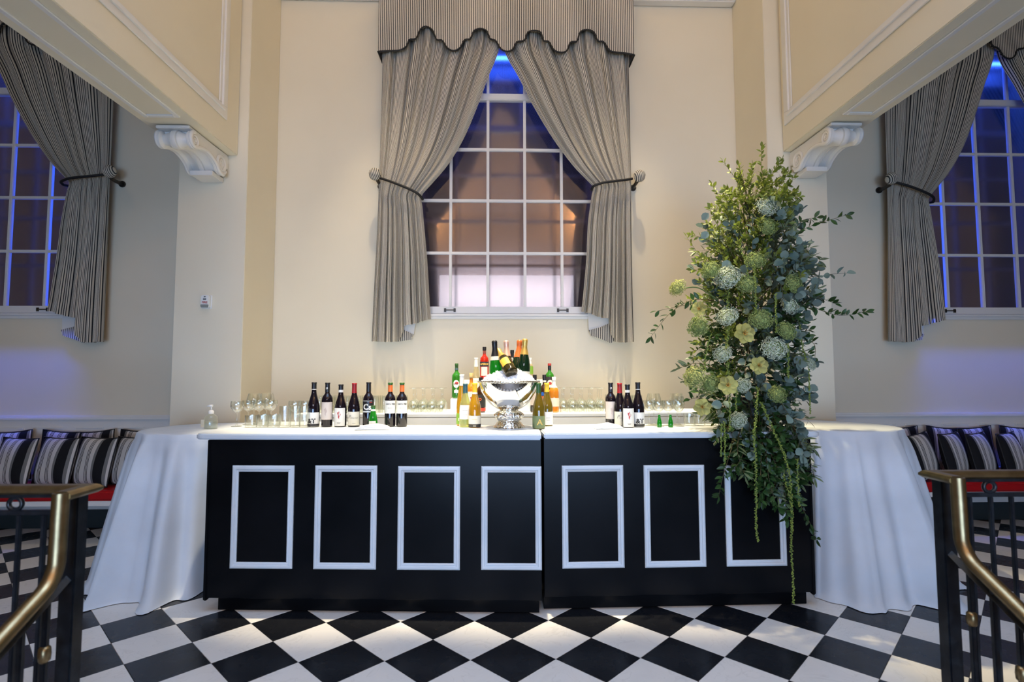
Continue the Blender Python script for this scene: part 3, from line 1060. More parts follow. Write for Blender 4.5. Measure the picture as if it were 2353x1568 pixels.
def bar_unit(label, P0, P1, ang, xl, xr, frames, tl, tr, back, kx0, kx1, gapside):
    root = thing('bar_counter', label, 'bar counter', (P0[0], P0[1], 0), ang)
    ff = -0.05
    # front board with returns and toe kick
    obj('front_board', MB().box(xl, xr, ff, ff + 0.022, 0.090, ZT0), bar_black, root, bevel=0.002, seg=1)
    obj('side_board', MB().box(xl, xl + 0.022, ff + 0.022, back - 0.12, 0.090, ZT0), bar_black, root, bevel=0.002, seg=1)
    obj('side_board', MB().box(xr - 0.022, xr, ff + 0.022, back - 0.12, 0.090, ZT0), bar_black, root, bevel=0.002, seg=1)
    obj('inner_shelf', MB().box(xl + 0.022, xr - 0.022, ff + 0.022, back - 0.14, 0.55, 0.57), bar_black, root)
    obj('toe_kick', MB().box(kx0, kx1, 0.0, 0.022, 0.0, 0.125), bar_black, root, bevel=0.002, seg=1)
    obj('base_box', MB().box(kx0, kx1, 0.022, back - 0.16, 0.0, 0.089), bar_black, root)
    # corner strip on the free end
    ex = xl if gapside == 'r' else xr
    obj('corner_strip', MB().box(ex - 0.012, ex + 0.012, ff - 0.008, ff + 0.03, 0.075, ZT0), bar_black, root, bevel=0.006)
    # rounded top
    if gapside == 'r':
        poly = [(tr, ff - 0.03), (tr, back), (tl, back)]
        c = (tl + 0.06, ff - 0.03 + 0.06)
        for k in range(7):
            a = R(180 + k * 15)
            poly.append((c[0] + 0.06 * math.cos(a), c[1] + 0.06 * math.sin(a)))
    else:
        poly = [(tl, back), (tl, ff - 0.03)]
        c = (tr - 0.06, ff - 0.03 + 0.06)
        for k in range(7):
            a = R(270 + k * 15)
            poly.append((c[0] + 0.06 * math.cos(a), c[1] + 0.06 * math.sin(a)))
        poly.append((tr, back))
    obj('counter_top', MB().prism(poly, 'z', ZT0, ZT1), bar_white, root, bevel=0.007, seg=2)
    # framed mouldings
    for (x0, x1, z0, z1) in frames:
        W = 0.037
        fr = thing('panel_frame', None, None); fr.parent = root

        secs = [(0, 0), (0, 0.010), (0.008, 0.016), (0.020, 0.016), (0.024, 0.009), (0.030, 0.011), (W, 0.007), (W, 0)]
        cor = [((x0, z0), (x0 + W, z0 + W)), ((x1, z0), (x1 - W, z0 + W)), ((x1, z1), (x1 - W, z1 - W)), ((x0, z1), (x0 + W, z1 - W))]
        mesh = MB()
        ns = len(secs)
        for (ox, oz), (ix, iz) in cor:
            for s, h in secs:
                t = s / W
                mesh.v.append((ox + (ix - ox) * t, ff - h, oz + (iz - oz) * t))
        for side_i in range(4):
            m1 = MB()
            a, b = side_i, (side_i + 1) % 4
            m1.v = mesh.v[a * ns:(a + 1) * ns] + mesh.v[b * ns:(b + 1) * ns]
            for k in range(ns - 1):
                m1.f.append((k, k + 1, ns + k + 1, ns + k))
            m1.f.append((ns - 1, 0, ns, 2 * ns - 1))
            m1.f.append(tuple(range(ns))); m1.f.append(tuple(range(ns, 2 * ns))[::-1])
            obj('moulding', m1, bar_white, fr)
    return root


LA = R(-2.9535)
bar_l = bar_unit('wide black bar counter unit with four white panel frames', (-1.716, 3.445), None, LA, -0.052, 1.985,
                 [(0.098, 0.479, 0.269, 0.884), (0.609, 0.988, 0.269, 0.885), (1.117, 1.494, 0.269, 0.882), (1.623, 1.985, 0.272, 0.883)],
                 -0.145, 1.985, 0.52, 0.0, 1.97, 'r')
bar_r = bar_unit('narrower black bar counter unit with three white panel frames under the flowers', (0.279, 3.397), None, R(0.829), 0.004, 1.675,
                 [(0.114, 0.494, 0.260, 0.877), (0.622, 1.001, 0.257, 0.875), (1.130, 1.508, 0.256, 0.871)],
                 0.004, 1.752, 0.50, 0.004, 1.658, 'l')
# return piece of the top at the left end
obj('return_top', MB().prism([(-0.145, 0.521), (0.60, 0.521), (0.60, 0.80), (-0.13, 0.80)], 'z', ZT0, ZT1), bar_white, bar_l, bevel=0.006)

# ------------------------------------------------------------------ round tables under white cloths
def cloth_table(label, cx, cy, r, z, floor_r, seed, push):
    rng = random.Random(seed)
    root = thing('cocktail_table', label, 'table', (cx, cy, 0))
    ph = [rng.uniform(0, 6.28) for _ in range(6)]

    def fn(u, v):
        a = 2 * pi * u
        if v < 0.12:
            t = v / 0.12
            return (r * t * math.cos(a), r * t * math.sin(a), z + 0.0)
        t = (v - 0.12) / 0.88
        fold = math.sin(13 * a + ph[0] + 0.8 * math.sin(3 * a + ph[1])) * 0.6 + 0.4 * math.sin(7 * a + ph[2]) + 0.30 * math.sin(23 * a + ph[3])
        fold = (1 - 2.0 * abs(math.sin(5.5 * a + ph[4] + 0.5 * math.sin(2 * a + ph[1]))) ** 0.8) * 0.55 + 0.6 * fold
        fold = max(-0.9, fold)
        target = floor_r(a)
        rr = r + 0.012 * min(1, t * 12) + (target - r) * (t ** 0.9) * 0.86 + (0.020 * min(1, t * 7) + 0.088 * t ** 0.85) * fold
        zz = z * (1 - t)
        if t > 0.90:   # hem spreads a little on the floor
            q = (t - 0.90) / 0.10
            rr += 0.07 * q * q * (0.6 + 0.5 * fold)
            zz = z * (0.10 * (1 - q) ** 1.6) + 0.004
        if t < 0.03:
            zz = z - 0.008 * (t / 0.03) ** 2
        rr = max(rr, 0.30)
        return (rr * math.cos(a), rr * math.sin(a), max(zz, 0.004))
    mb = MB().grid(fn, 264, 56)
    me = mb.mesh('tablecloth', smooth=True, fix=False)
    bm = bmesh.new(); bm.from_mesh(me); bmesh.ops.remove_doubles(bm, verts=bm.verts, dist=0.0004); bmesh.ops.recalc_face_normals(bm, faces=bm.faces); bm.to_mesh(me); bm.free()
    me.polygons.foreach_set('use_smooth', [True] * len(me.polygons))
    link('tablecloth', me, linen, root)
    mb = MB().lathe([(0.02, 0.0), (0.24, 0.0), (0.24, 0.02), (0.035, 0.05), (0.03, z - 0.03), (r - 0.02, z - 0.03), (r - 0.02, z - 0.006)], 24)
    obj('pedestal', mb, iron_black, root)
    return root


def flr_l(a):
    d = math.degrees(a) % 360
    return interp([(0, 0.42), (60, 0.40), (120, 0.40), (150, 0.5), (200, 0.58), (222, 0.72), (255, 0.76), (275, 0.66), (298, 0.50), (330, 0.42), (360, 0.42)], d)


def flr_r(a):
    d = math.degrees(a) % 360
    return interp([(0, 0.60), (45, 0.44), (135, 0.44), (180, 0.46), (225, 0.62), (248, 0.84), (262, 0.84), (280, 0.72), (292, 0.84), (310, 0.74), (330, 0.66), (360, 0.62)], d)


cloth_table('round high table under a floor-length white cloth left of the bar', -2.165, 4.175, 0.455, 1.038, flr_l, 5, 0)
cloth_table('round high table under a floor-length white cloth right of the bar', 2.50, 4.06, 0.46, 1.05, flr_r, 12, 0)

# hand sanitiser
p = atZ(484, 986, 1.038)
t = thing('sanitizer_bottle', 'clear pump bottle of hand gel on the left round table', 'pump bottle', (p.x, p.y, 1.0385))
obj('body', MB().lathe([(0.030, 0), (0.046, 0.004), (0.047, 0.02), (0.047, 0.075), (0.042, 0.092), (0.020, 0.108), (0.015, 0.112), (0.015, 0.122)], 20), clear_liquor, t, smooth=True, angle=50)
obj('gel', MB().lathe([(0.028, 0.004), (0.044, 0.006), (0.0445, 0.05), (0.0445, 0.060)], 20), clear_liquor, t, smooth=True, angle=50)
obj('collar', MB().lathe([(0.019, 0.112), (0.019, 0.130), (0.012, 0.138), (0.007, 0.140)], 16), plastic_white, t, smooth=True, angle=50)
obj('pump', MB().tube([(0, 0, 0.138), (0, 0, 0.168)], 0.005, 8).tube([(0.010, 0, 0.170), (-0.012, 0, 0.171), (-0.034, 0, 0.166)], [0.009, 0.008, 0.004], 8), plastic_white, t, smooth=True)
obj('label', MB().box(-0.0475, -0.020, -0.044, -0.040, 0.015, 0.07), flat('cream_label', (0.72, 0.66, 0.5)), t, rot=(0, 0, R(-14)))

# ------------------------------------------------------------------ back shelf, riser
SY0, SY1, SZ = 4.46, 5.00, 1.120
t = thing('back_shelf', 'white back shelf table behind the bar under the glasses', 'table', (0, 0, 0))
obj('top', MB().box(-1.65, 1.86, SY0, SY1, SZ - 0.035, SZ), linen, t, bevel=0.006)
obj('front_cloth', MB().grid(lambda u, v: (-1.63 + 3.47 * u, SY0 - 0.006 + 0.006 * math.sin(u * 60) * v, SZ - 0.036 - 1.06 * v), 120, 6), linen, t, smooth=True)
for x in (-1.6, 1.8):
    obj('leg', MB().box(x - 0.025, x + 0.025, 4.9, 4.95, 0.0, SZ - 0.035), iron_black, t)
TB, TC = 1.232, 1.392
t = thing('display_riser', 'white stepped bottle riser on the back shelf behind the ice bowl', 'riser', (0, 0, 0))
obj('step', MB().box(-0.405, 0.525, 4.66, 4.80, SZ + 0.001, TB), bar_white, t, bevel=0.004)
obj('step', MB().box(-0.30, 0.50, 4.801, 4.97, SZ + 0.001, TC), bar_white, t, bevel=0.004)

# ------------------------------------------------------------------ bottles
PROF = {
    'burgundy': [(0.034, 0), (0.0405, 0.004), (0.0415, 0.012), (0.0415, 0.118), (0.040, 0.140), (0.035, 0.165), (0.026, 0.195), (0.0185, 0.222), (0.0155, 0.245), (0.0148, 0.290), (0.0165, 0.291), (0.0165, 0.299), (0.0145, 0.300)],
    'bordeaux': [(0.032, 0), (0.0365, 0.004), (0.0375, 0.012), (0.0375, 0.180), (0.0355, 0.196), (0.028, 0.212), (0.019, 0.223), (0.0152, 0.234), (0.0145, 0.290), (0.0162, 0.291), (0.0162, 0.299), (0.0145, 0.300)],
    'riesling': [(0.032, 0), (0.0365, 0.004), (0.0375, 0.012), (0.0375, 0.120), (0.035, 0.160), (0.028, 0.205), (0.020, 0.245), (0.0155, 0.280), (0.0145, 0.325), (0.016, 0.326), (0.016, 0.334), (0.0142, 0.335)],
    'champagne': [(0.036, 0), (0.043, 0.005), (0.0445, 0.014), (0.0445, 0.120), (0.0425, 0.150), (0.036, 0.185), (0.026, 0.225), (0.0185, 0.255), (0.0165, 0.272), (0.0175, 0.292), (0.0185, 0.296), (0.0175, 0.302), (0.019, 0.310), (0.0175, 0.320), (0.0100, 0.324)],
    'spirit': [(0.034, 0), (0.0390, 0.004), (0.0400, 0.012), (0.0400, 0.170), (0.0370, 0.192), (0.026, 0.207), (0.0165, 0.218), (0.0145, 0.228), (0.0145, 0.262), (0.016, 0.263), (0.016, 0.290), (0.0150, 0.292)],
    'vermouth': [(0.034, 0), (0.0400, 0.004), (0.0410, 0.012), (0.0410, 0.185), (0.0385, 0.205), (0.026, 0.222), (0.0165, 0.232), (0.0140, 0.245), (0.0135, 0.285), (0.0145, 0.286), (0.0145, 0.305), (0.0135, 0.307)],
    'water': [(0.024, 0), (0.0290, 0.004), (0.0300, 0.010), (0.0295, 0.050), (0.024, 0.082), (0.0165, 0.108), (0.0135, 0.124), (0.0140, 0.134), (0.0140, 0.146), (0.0128, 0.148)],
}


def rad_at(prof, z):
    for (r0, z0), (r1, z1) in zip(prof, prof[1:]):
        if z0 <= z <= z1 and z1 > z0:
            return r0 + (r1 - r0) * (z - z0) / (z1 - z0)
    return prof[-1][0]


def band(prof, z0, z1, off, a0=-180, a1=180, n=28, m=5):
    """patch of a lathed surface between z0 and z1, centred on -Y"""
    mb = MB()

    def fn(u, v):
        z = z0 + (z1 - z0) * v
        a = R(-90 + a0 + (a1 - a0) * u)
        r = rad_at(prof, z) + off
        return (r * math.cos(a), r * math.sin(a), z)
    mb.grid(fn, n, m)
    b = len(mb.v)

    def fn2(u, v):
        x, y, z = fn(u, v)
        k = (math.hypot(x, y) - off * 0.9) / math.hypot(x, y)
        return (x * k, y * k, z)
    mb.grid(fn2, n, m)
    return mb


def wrap_text(s, size, r, z, bold=0.0, shear=0.0, ang=0.0):
    me = text_mesh(s, size, bold, shear=shear)
    for v in me.vertices:
        a = R(-90 + ang) + v.co.x / r
        rr = r + 0.0014 + v.co.z
        y = v.co.y
        v.co = (rr * math.cos(a), rr * math.sin(a), z + y)
    return me


def bottle(name, label, cat, kind, loc, glass, scale=1.0, foil=None, bands=(), texts=(), marks=(), rot=(0, 0, 0), group=None, liquid=None):
    """bands: (part name, material, z0, z1, half angle); texts: (string, size, z, material, bold, shear)"""
    prof = [(r * (scale if scale < 0.8 else 1.0), z * scale) for r, z in PROF[kind]]
    H = prof[-1][1]
    t = thing(name, label, cat, loc, 0, group)
    t.rotation_euler = rot
    obj('body', MB().lathe(prof, 28), glass, t, smooth=True, angle=60)
    if liquid:
        lm, lz = liquid
        pr = [(max(0.004, r - 0.003), z) for r, z in prof if 0.003 < z < lz]
        pr.append((max(0.004, rad_at(prof, lz) - 0.003), lz))
        obj('liquid', MB().lathe(pr, 24), lm, t, smooth=True, angle=60)
    if foil:
        for i, (fm, z0, z1) in enumerate(foil):
            pr = [(rad_at(prof, z0) + 0.0012, z0)] + [(r + 0.0012, z) for r, z in prof if z0 < z < z1 - 1e-6]
            pr.append((rad_at(prof, min(z1, H)) + 0.0012, min(z1, H) + (0.0008 if z1 >= H else 0)))
            obj(('capsule', 'neck_band', 'neck_label', 'cap')[min(i, 3)], MB().lathe(pr, 24), fm, t, smooth=True, angle=50)
    lab = None
    for (pn, bmtl, z0, z1, ha) in bands:
        lab = obj(pn, band(prof, z0, z1, 0.0009 if pn != 'label_band' else 0.0013, -ha, ha), bmtl, t, smooth=True)
    for tx in texts:
        s, size, z, tm, bold, shear = tx[:6]
        ang = tx[6] if len(tx) > 6 else 0
        me = wrap_text(s, size, rad_at(prof, z) + 0.0012, z, bold, shear, ang)
        link('lettering', me, tm, lab if lab else t)
    layer = 0
    for (shape, z, w, h, mm, ang) in marks:      # small printed shapes bent round the bottle
        r = rad_at(prof, z) + 0.0016
        m = MB()
        n = 20
        if shape == 'bar':
            for xx in range(7):
                al = R(-90 + ang) + (-w + 2 * w * xx / 6) / r
                for yy in (-h, h):
                    m.v.append((r * math.cos(al), r * math.sin(al), z + yy))
            for xx in range(6):
                m.f.append((2 * xx, 2 * xx + 2, 2 * xx + 3, 2 * xx + 1))
        else:
            rr_ = r + layer * 0.0004
            layer += 1
            for q in range(5):
                for k in range(n):
                    a = 2 * pi * k / n
                    if shape == 'disc':
                        x, y = w * math.cos(a), h * math.sin(a)
                    else:
                        x, y = w * math.cos(a) * (0.65 + 0.35 * math.sin(3 * a + 0.7)), h * math.sin(a) * (0.8 + 0.2 * math.cos(5 * a))
                    x *= max(q, 0.02) / 4; y *= max(q, 0.02) / 4
                    al = R(-90 + ang) + x / rr_
                    m.v.append((rr_ * math.cos(al), rr_ * math.sin(al), z + y))
            for q in range(4):
                for k in range(n):
                    j = (k + 1) % n
                    m.f.append((q * n + k, (q + 1) * n + k, (q + 1) * n + j, q * n + j))
        link('printed_mark', m.mesh('printed_mark', fix=False), mm, lab if lab else t)
    return t


BT = ZT1 + 0.0008
ink = flat('black_ink', (0.01, 0.01, 0.012))
grey_ink = flat('grey_ink', (0.25, 0.24, 0.22))
red_ink = flat('red_ink', (0.45, 0.05, 0.05))
white_ink = flat('white_ink', (0.8, 0.8, 0.78))
gold_ink = flat('gold_ink', (0.65, 0.45, 0.12))
cream = flat('cream_paper', (0.74, 0.70, 0.58))
paper = flat('white_paper', (0.78, 0.77, 0.72))
pinkish = flat('beige_paper', (0.66, 0.58, 0.52))
blackfoil = flat('black_foil', (0.012, 0.012, 0.015), 0.35)
redfoil = flat('red_foil', (0.30, 0.012, 0.018), 0.35)
orangefoil = flat('orange_foil', (0.72, 0.16, 0.03), 0.4)
greenfoil = flat('green_foil', (0.03, 0.10, 0.02), 0.35)
goldfoil = flat('gold_foil', (0.85, 0.55, 0.14), 0.35, 0.6)
yellowfoil = flat('yellow_foil', (0.85, 0.55, 0.03), 0.4)
rosefoil = flat('rose_foil', (0.86, 0.58, 0.46), 0.35, 0.5)
tealfoil = flat('teal_foil', (0.03, 0.10, 0.12), 0.35)
whitefoil = flat('white_foil', (0.75, 0.75, 0.72), 0.35)
darkband = flat('dark_label', (0.03, 0.03, 0.03))
greenlabel = flat('green_label', (0.18, 0.36, 0.03))
sagelabel = flat('sage_label', (0.17, 0.22, 0.10))


def base_at(px, back=0.0):
    p = atZ(px, 979.5, ZT1)
    y = min(p.y, 3.84) - back - 0.035
    return (p.x * y / p.y, y, BT)


def hscale(px, top, kind, y):
    z = atY(px, top, y).z
    return (z - BT) / PROF[kind][-1][1]


def amp_bottle(px, lab, back=0.0):
    l = base_at(px, back); s = hscale(px, 879, 'burgundy', l[1])
    return bottle('red_wine_bottle', lab, 'bottle', 'burgundy', l, dark_wine, s, [(blackfoil, 0.255 * s, 0.30 * s), (whitefoil, 0.250 * s, 0.255 * s)],
                  [('front_label', paper, 0.004, 0.100, 75), ('label_band', darkband, 0.003, 0.021, 76)], [('&T', 0.044, 0.040, ink, 0.0012, 0)])


def emblem_bottle(px, lab, back=0.0):
    l = base_at(px, back); s = hscale(px, 880, 'bordeaux', l[1])
    return bottle('red_wine_bottle', lab, 'bottle', 'bordeaux', l, dark_wine, s, [(blackfoil, 0.236 * s, 0.30 * s)],
                  [('front_label', pinkish, 0.050, 0.170, 78)], [], [('figure', 0.105, 0.012, 0.032, flat('pale_drawing', (0.52, 0.42, 0.37)), 0), ('disc', 0.262 * s, 0.008, 0.008, grey_ink, 0), ('disc', 0.264 * s, 0.004, 0.005, white_ink, 8)])


def figure_bottle(px, lab, back=0.0):
    l = base_at(px, back); s = hscale(px, 884, 'burgundy', l[1])
    return bottle('red_wine_bottle', lab, 'bottle', 'burgundy', l, dark_wine, s, [(blackfoil, 0.262 * s, 0.30 * s), (whitefoil, 0.244 * s, 0.262 * s)],
                  [('front_label', paper, 0.006, 0.130, 60)], [], [('figure', 0.082, 0.014, 0.030, red_ink, 0), ('disc', 0.088, 0.006, 0.012, pinkish, 6), ('bar', 0.024, 0.010, 0.0015, grey_ink, 0), ('bar', 0.030, 0.013, 0.001, grey_ink, 0)])


def script_bottle(px, lab, back=0.0):
    l = base_at(px, back); s = hscale(px, 881, 'burgundy', l[1])
    return bottle('red_wine_bottle', lab, 'bottle', 'burgundy', l, dark_wine, s, [(redfoil, 0.232 * s, 0.30 * s)],
                  [('front_label', cream, 0.010, 0.104, 75)], [('P', 0.034, 0.068, grey_ink, 0, 0.35, -32), ('rimarius', 0.016, 0.062, grey_ink, 0, 0.35, 12)], [('bar', 0.024, 0.012, 0.001, grey_ink, 15)])


amp_bottle(720, 'leftmost red wine bottle with ampersand label on the bar')
emblem_bottle(751, 'red wine bottle with beige label, second from the left bottle row')
figure_bottle(782, 'red wine bottle with red figure on white label, left row')
script_bottle(813, 'red wine bottle with red capsule and script label, left row')
l = base_at(846); s = hscale(846, 879, 'bordeaux', l[1])
bottle('red_wine_bottle', 'red wine bottle with black label reading Cs, left row', 'bottle', 'bordeaux', l, dark_wine, s, [(blackfoil, 0.236 * s, 0.30 * s)],
       [('front_label', blackfoil, 0.098, 0.180, 78)], [('Cs', 0.052, 0.135, white_ink, 0.0018, 0)],
       [('bar', 0.178, 0.036, 0.0016, white_ink, 0), ('bar', 0.106, 0.036, 0.0026, white_ink, 0), ('bar', 0.098, 0.036, 0.001, white_ink, 0), ('bar', 0.168, 0.010, 0.0025, red_ink, 38)])
p = atZ(867, 979, ZT1)
bottle('water_bottle', 'small green mineral water bottle between the red wines on the bar', 'bottle', 'water', (p.x, 3.72, BT), green_glass, 1.0,
       [(greenfoil, 0.134, 0.148), (whitefoil, 0.112, 0.124)], [('front_label', paper, 0.018, 0.046, 48)])
for px, which in ((896, 'left'), (923, 'right')):
    l = base_at(px); s = hscale(px, 880, 'bordeaux', l[1])
    bottle('red_wine_bottle', '%s one of the two red wine bottles with orange capsules' % which, 'bottle', 'bordeaux', l, dark_wine, s, [(orangefoil, 0.238 * s, 0.284 * s), (greenfoil, 0.285 * s, 0.30 * s)],
           [('front_label', paper, 0.092, 0.180, 80)], [('CARTA VIEJA', 0.0115, 0.156, ink, 0.0003, 0, 14)], [('bar', 0.128, 0.016, 0.006, flat('pale_print', (0.62, 0.60, 0.55)), 10), ('bar', 0.112, 0.014, 0.001, flat('pale_print', (0.62, 0.60, 0.55)), 10)])
emblem_bottle(1404, 'red wine bottle with beige label, leftmost of the right bottle row', -0.045)
script_bottle(1425, 'red wine bottle with red capsule and script label, right row', 0.005)
figure_bottle(1443, 'red wine bottle with red figure on white label, right row', 0.068)
amp_bottle(1467, 'red wine bottle with ampersand label, right end of the row', 0.025)

# front white wines around the bowl
def wine_pos(px, y):
    p = atY(px, 980, y)
    return (p.x, y, BT)


l = wine_pos(1061, 3.83); s = (atY(1061, 861, 3.83).z - BT) / 0.335
bottle('white_wine_bottle', 'tall amber white wine bottle with green label and white capsule', 'bottle', 'riesling', l, amber_glass, s, [(whitefoil, 0.262 * s, 0.335 * s)],
       [('front_label', greenlabel, 0.012, 0.088, 80)], [('BE', 0.026, 0.045, white_ink, 0.0006, 0, -14)])
l = wine_pos(1069, 3.74); s = (atY(1070, 882, 3.74).z - BT) / 0.30
bottle('white_wine_bottle', 'clear white wine bottle with teal capsule and white label', 'bottle', 'burgundy', l, straw_glass, s, [(tealfoil, 0.235 * s, 0.30 * s)],
       [('front_label', paper, 0.055, 0.150, 62)], [], [('bar', 0.085, 0.014, 0.003, flat('pale_print', (0.62, 0.60, 0.55)), 0), ('bar', 0.115, 0.018, 0.001, grey_ink, 0)])
l = wine_pos(1091, 3.69); s = (atY(1091, 881, 3.69).z - BT) / 0.30
bottle('white_wine_bottle', 'golden white wine bottle with yellow capsule left of the bowl', 'bottle', 'burgundy', l, amber_glass, s, [(yellowfoil, 0.238 * s, 0.30 * s), (whitefoil, 0.226 * s, 0.238 * s)],
       [('front_label', cream, 0.026, 0.082, 82), ('front_label', darkband, 0.004, 0.026, 82)], [], [('bar', 0.014, 0.010, 0.0018, cream, 0), ('bar', 0.058, 0.018, 0.001, gold_ink, 0)])
l = wine_pos(1238, 3.60); s = (atY(1238, 881, 3.60).z - BT) / 0.30
bottle('white_wine_bottle', 'olive white wine bottle with green label reading A', 'bottle', 'burgundy', l, olive_glass, s, [(greenfoil, 0.236 * s, 0.30 * s)],
       [('front_label', sagelabel, 0.004, 0.086, 85)], [('A', 0.055, 0.044, gold_ink, 0.0004, 0, 5)], [])
l = wine_pos(1257, 3.79); s = (atY(1257, 881, 3.79).z - BT) / 0.30
bottle('white_wine_bottle', 'olive white wine bottle with yellow capsule right of the bowl', 'bottle', 'burgundy', l, olive_glass, s, [(yellowfoil, 0.238 * s, 0.30 * s)],
       [('front_label', paper, 0.010, 0.100, 78)], [], [('bar', 0.058, 0.014, 0.0012, grey_ink, 8), ('bar', 0.042, 0.012, 0.001, grey_ink, 8)])

# bottles on shelf and riser
def on_shelf(px, y, z):
    p = atY(px, 900, y)
    return (p.x, y, z + 0.0008)


bottle('vermouth_bottle', 'green vermouth bottle with round label left of the bowl', 'bottle', 'vermouth', on_shelf(1049, 4.73, TB), vermouth_green, 0.985, [(greenfoil, 0.262, 0.303), (flat('teal_band', (0.05, 0.10, 0.12)), 0.245, 0.262)],
       [('front_label', paper, 0.075, 0.078, 10)], [('MARTINI', 0.0095, 0.125, ink, 0.0004, 0, -6)], [('disc', 0.125, 0.027, 0.034, paper, 0), ('disc', 0.132, 0.016, 0.013, red_ink, 6), ('bar', 0.060, 0.018, 0.012, paper, 0)])
bottle('vermouth_bottle', 'green vermouth bottle with red cap right of the bowl', 'bottle', 'vermouth', on_shelf(1263, 4.73, TB), vermouth_green, 0.985, [(flat('red_cap', (0.30, 0.02, 0.02)), 0.282, 0.303), (blackfoil, 0.245, 0.280)],
       [('front_label', darkband, 0.004, 0.185, 88)], [], [('disc', 0.125, 0.027, 0.034, paper, 0), ('disc', 0.128, 0.016, 0.013, red_ink, 0), ('bar', 0.060, 0.018, 0.012, paper, 0)])
s = (atY(1094, 823, 4.73).z - TB) / 0.335
bottle('white_wine_bottle', 'pale bottle with white capsule behind the orange liqueur', 'bottle', 'riesling', on_shelf(1094, 4.73, TB), pale_liquor, s, [(whitefoil, 0.262 * s, 0.335 * s)],
       [('front_label', paper, 0.075, 0.175, 80)], [], [('bar', 0.150, 0.020, 0.002, pinkish, 0), ('disc', 0.110, 0.010, 0.010, greenlabel, 0)])
s = (atY(1113, 798, 4.88).z - TC) / 0.292
bottle('aperitif_bottle', 'red orange aperitif bottle with black cap behind the bowl', 'bottle', 'spirit', on_shelf(1113, 4.88, TC), red_liquor, s, [(blackfoil, 0.258 * s, 0.292 * s), (clear_liquor, 0.232 * s, 0.257 * s)],
       [('front_label', flat('navy_label', (0.02, 0.025, 0.05)), 0.118, 0.160, 80), ('front_label', paper, 0.035, 0.115, 42)], [('APEROL', 0.024, 0.139, gold_ink, 0.001, 0.2)])
s = (atY(1177, 805, 4.88).z - TC) / 0.292
bottle('vodka_bottle', 'clear spirit bottle with black cap behind the champagne', 'bottle', 'spirit', on_shelf(1177, 4.88, TC), clear_liquor, s, [(blackfoil, 0.205 * s, 0.292 * s)], [('front_label', paper, 0.06, 0.14, 60)])
s = (atY(1155, 811, 4.90).z - TC) / 0.292
bottle('liqueur_bottle', 'dark capped spirit bottle mostly hidden behind the rose foil', 'bottle', 'spirit', on_shelf(1153, 4.90, TC), clear_liquor, s, [(blackfoil, 0.25 * s, 0.292 * s)], [('front_label', paper, 0.06, 0.14, 60)])
s = (atY(1219, 823, 4.88).z - TC) / 0.292
bottle('white_wine_bottle', 'pale bottle with white capsule right behind the gold foil', 'bottle', 'spirit', on_shelf(1219, 4.88, TC), pale_liquor, s, [(whitefoil, 0.215 * s, 0.292 * s)], [('front_label', greenlabel, 0.05, 0.12, 60)])
s = (atY(1082, 858, 4.56).z - SZ) / 0.292
bottle('liqueur_bottle', 'orange liqueur bottle with tan cap left of the bowl', 'bottle', 'spirit', on_shelf(1083, 4.56, SZ), orange_liquor, s, [(flat('tan_cap', (0.62, 0.45, 0.20)), 0.255 * s, 0.292 * s)],
       [('front_label', paper, 0.075, 0.175, 75)], [], [('figure', 0.12, 0.012, 0.016, red_ink, 0)])
s = (atY(1104, 868, 4.56).z - SZ) / 0.292
bottle('liqueur_bottle', 'dark labelled spirit bottle showing left of the bowl foot', 'bottle', 'spirit', on_shelf(1105, 4.56, SZ), brown_liquor, s, [(blackfoil, 0.25 * s, 0.292 * s)],
       [('front_label', darkband, 0.045, 0.15, 80), ('front_label', flat('red_label', (0.55, 0.05, 0.03)), 0.012, 0.040, 80)], [('TO', 0.030, 0.11, orangefoil, 0.001, 0, -20)])
s = (atY(1230, 862, 4.56).z - SZ) / 0.292
bottle('liqueur_bottle', 'black capped spirit bottle right behind the bowl rim', 'bottle', 'spirit', on_shelf(1229, 4.56, SZ), brown_liquor, s, [(blackfoil, 0.25 * s, 0.292 * s)], [('front_label', pinkish, 0.06, 0.16, 75), ('front_label', darkband, 0.01, 0.05, 80)])
s = (atY(1250, 862, 4.56).z - SZ) / 0.292
bottle('liqueur_bottle', 'brown liqueur bottle with orange label right of the bowl', 'bottle', 'spirit', on_shelf(1251, 4.56, SZ), brown_liquor, s, [(blackfoil, 0.25 * s, 0.292 * s), (whitefoil, 0.235 * s, 0.249 * s)],
       [('front_label', orangefoil, 0.055, 0.135, 80)], [], [('disc', 0.155, 0.014, 0.016, flat('blue_print', (0.02, 0.12, 0.5)), -30), ('disc', 0.09, 0.012, 0.02, redfoil, 20)])
s = (atY(1257, 858, 4.55).z - SZ) / 0.292
bottle('liqueur_bottle', 'slim bottle with white pourer right of the bowl', 'bottle', 'spirit', on_shelf(1273, 4.66 - 0.12, SZ), orange_liquor, s * 0.9, [(whitefoil, 0.205 * s * .9, 0.292 * s * .9)], [('front_label', cream, 0.05, 0.12, 75)])

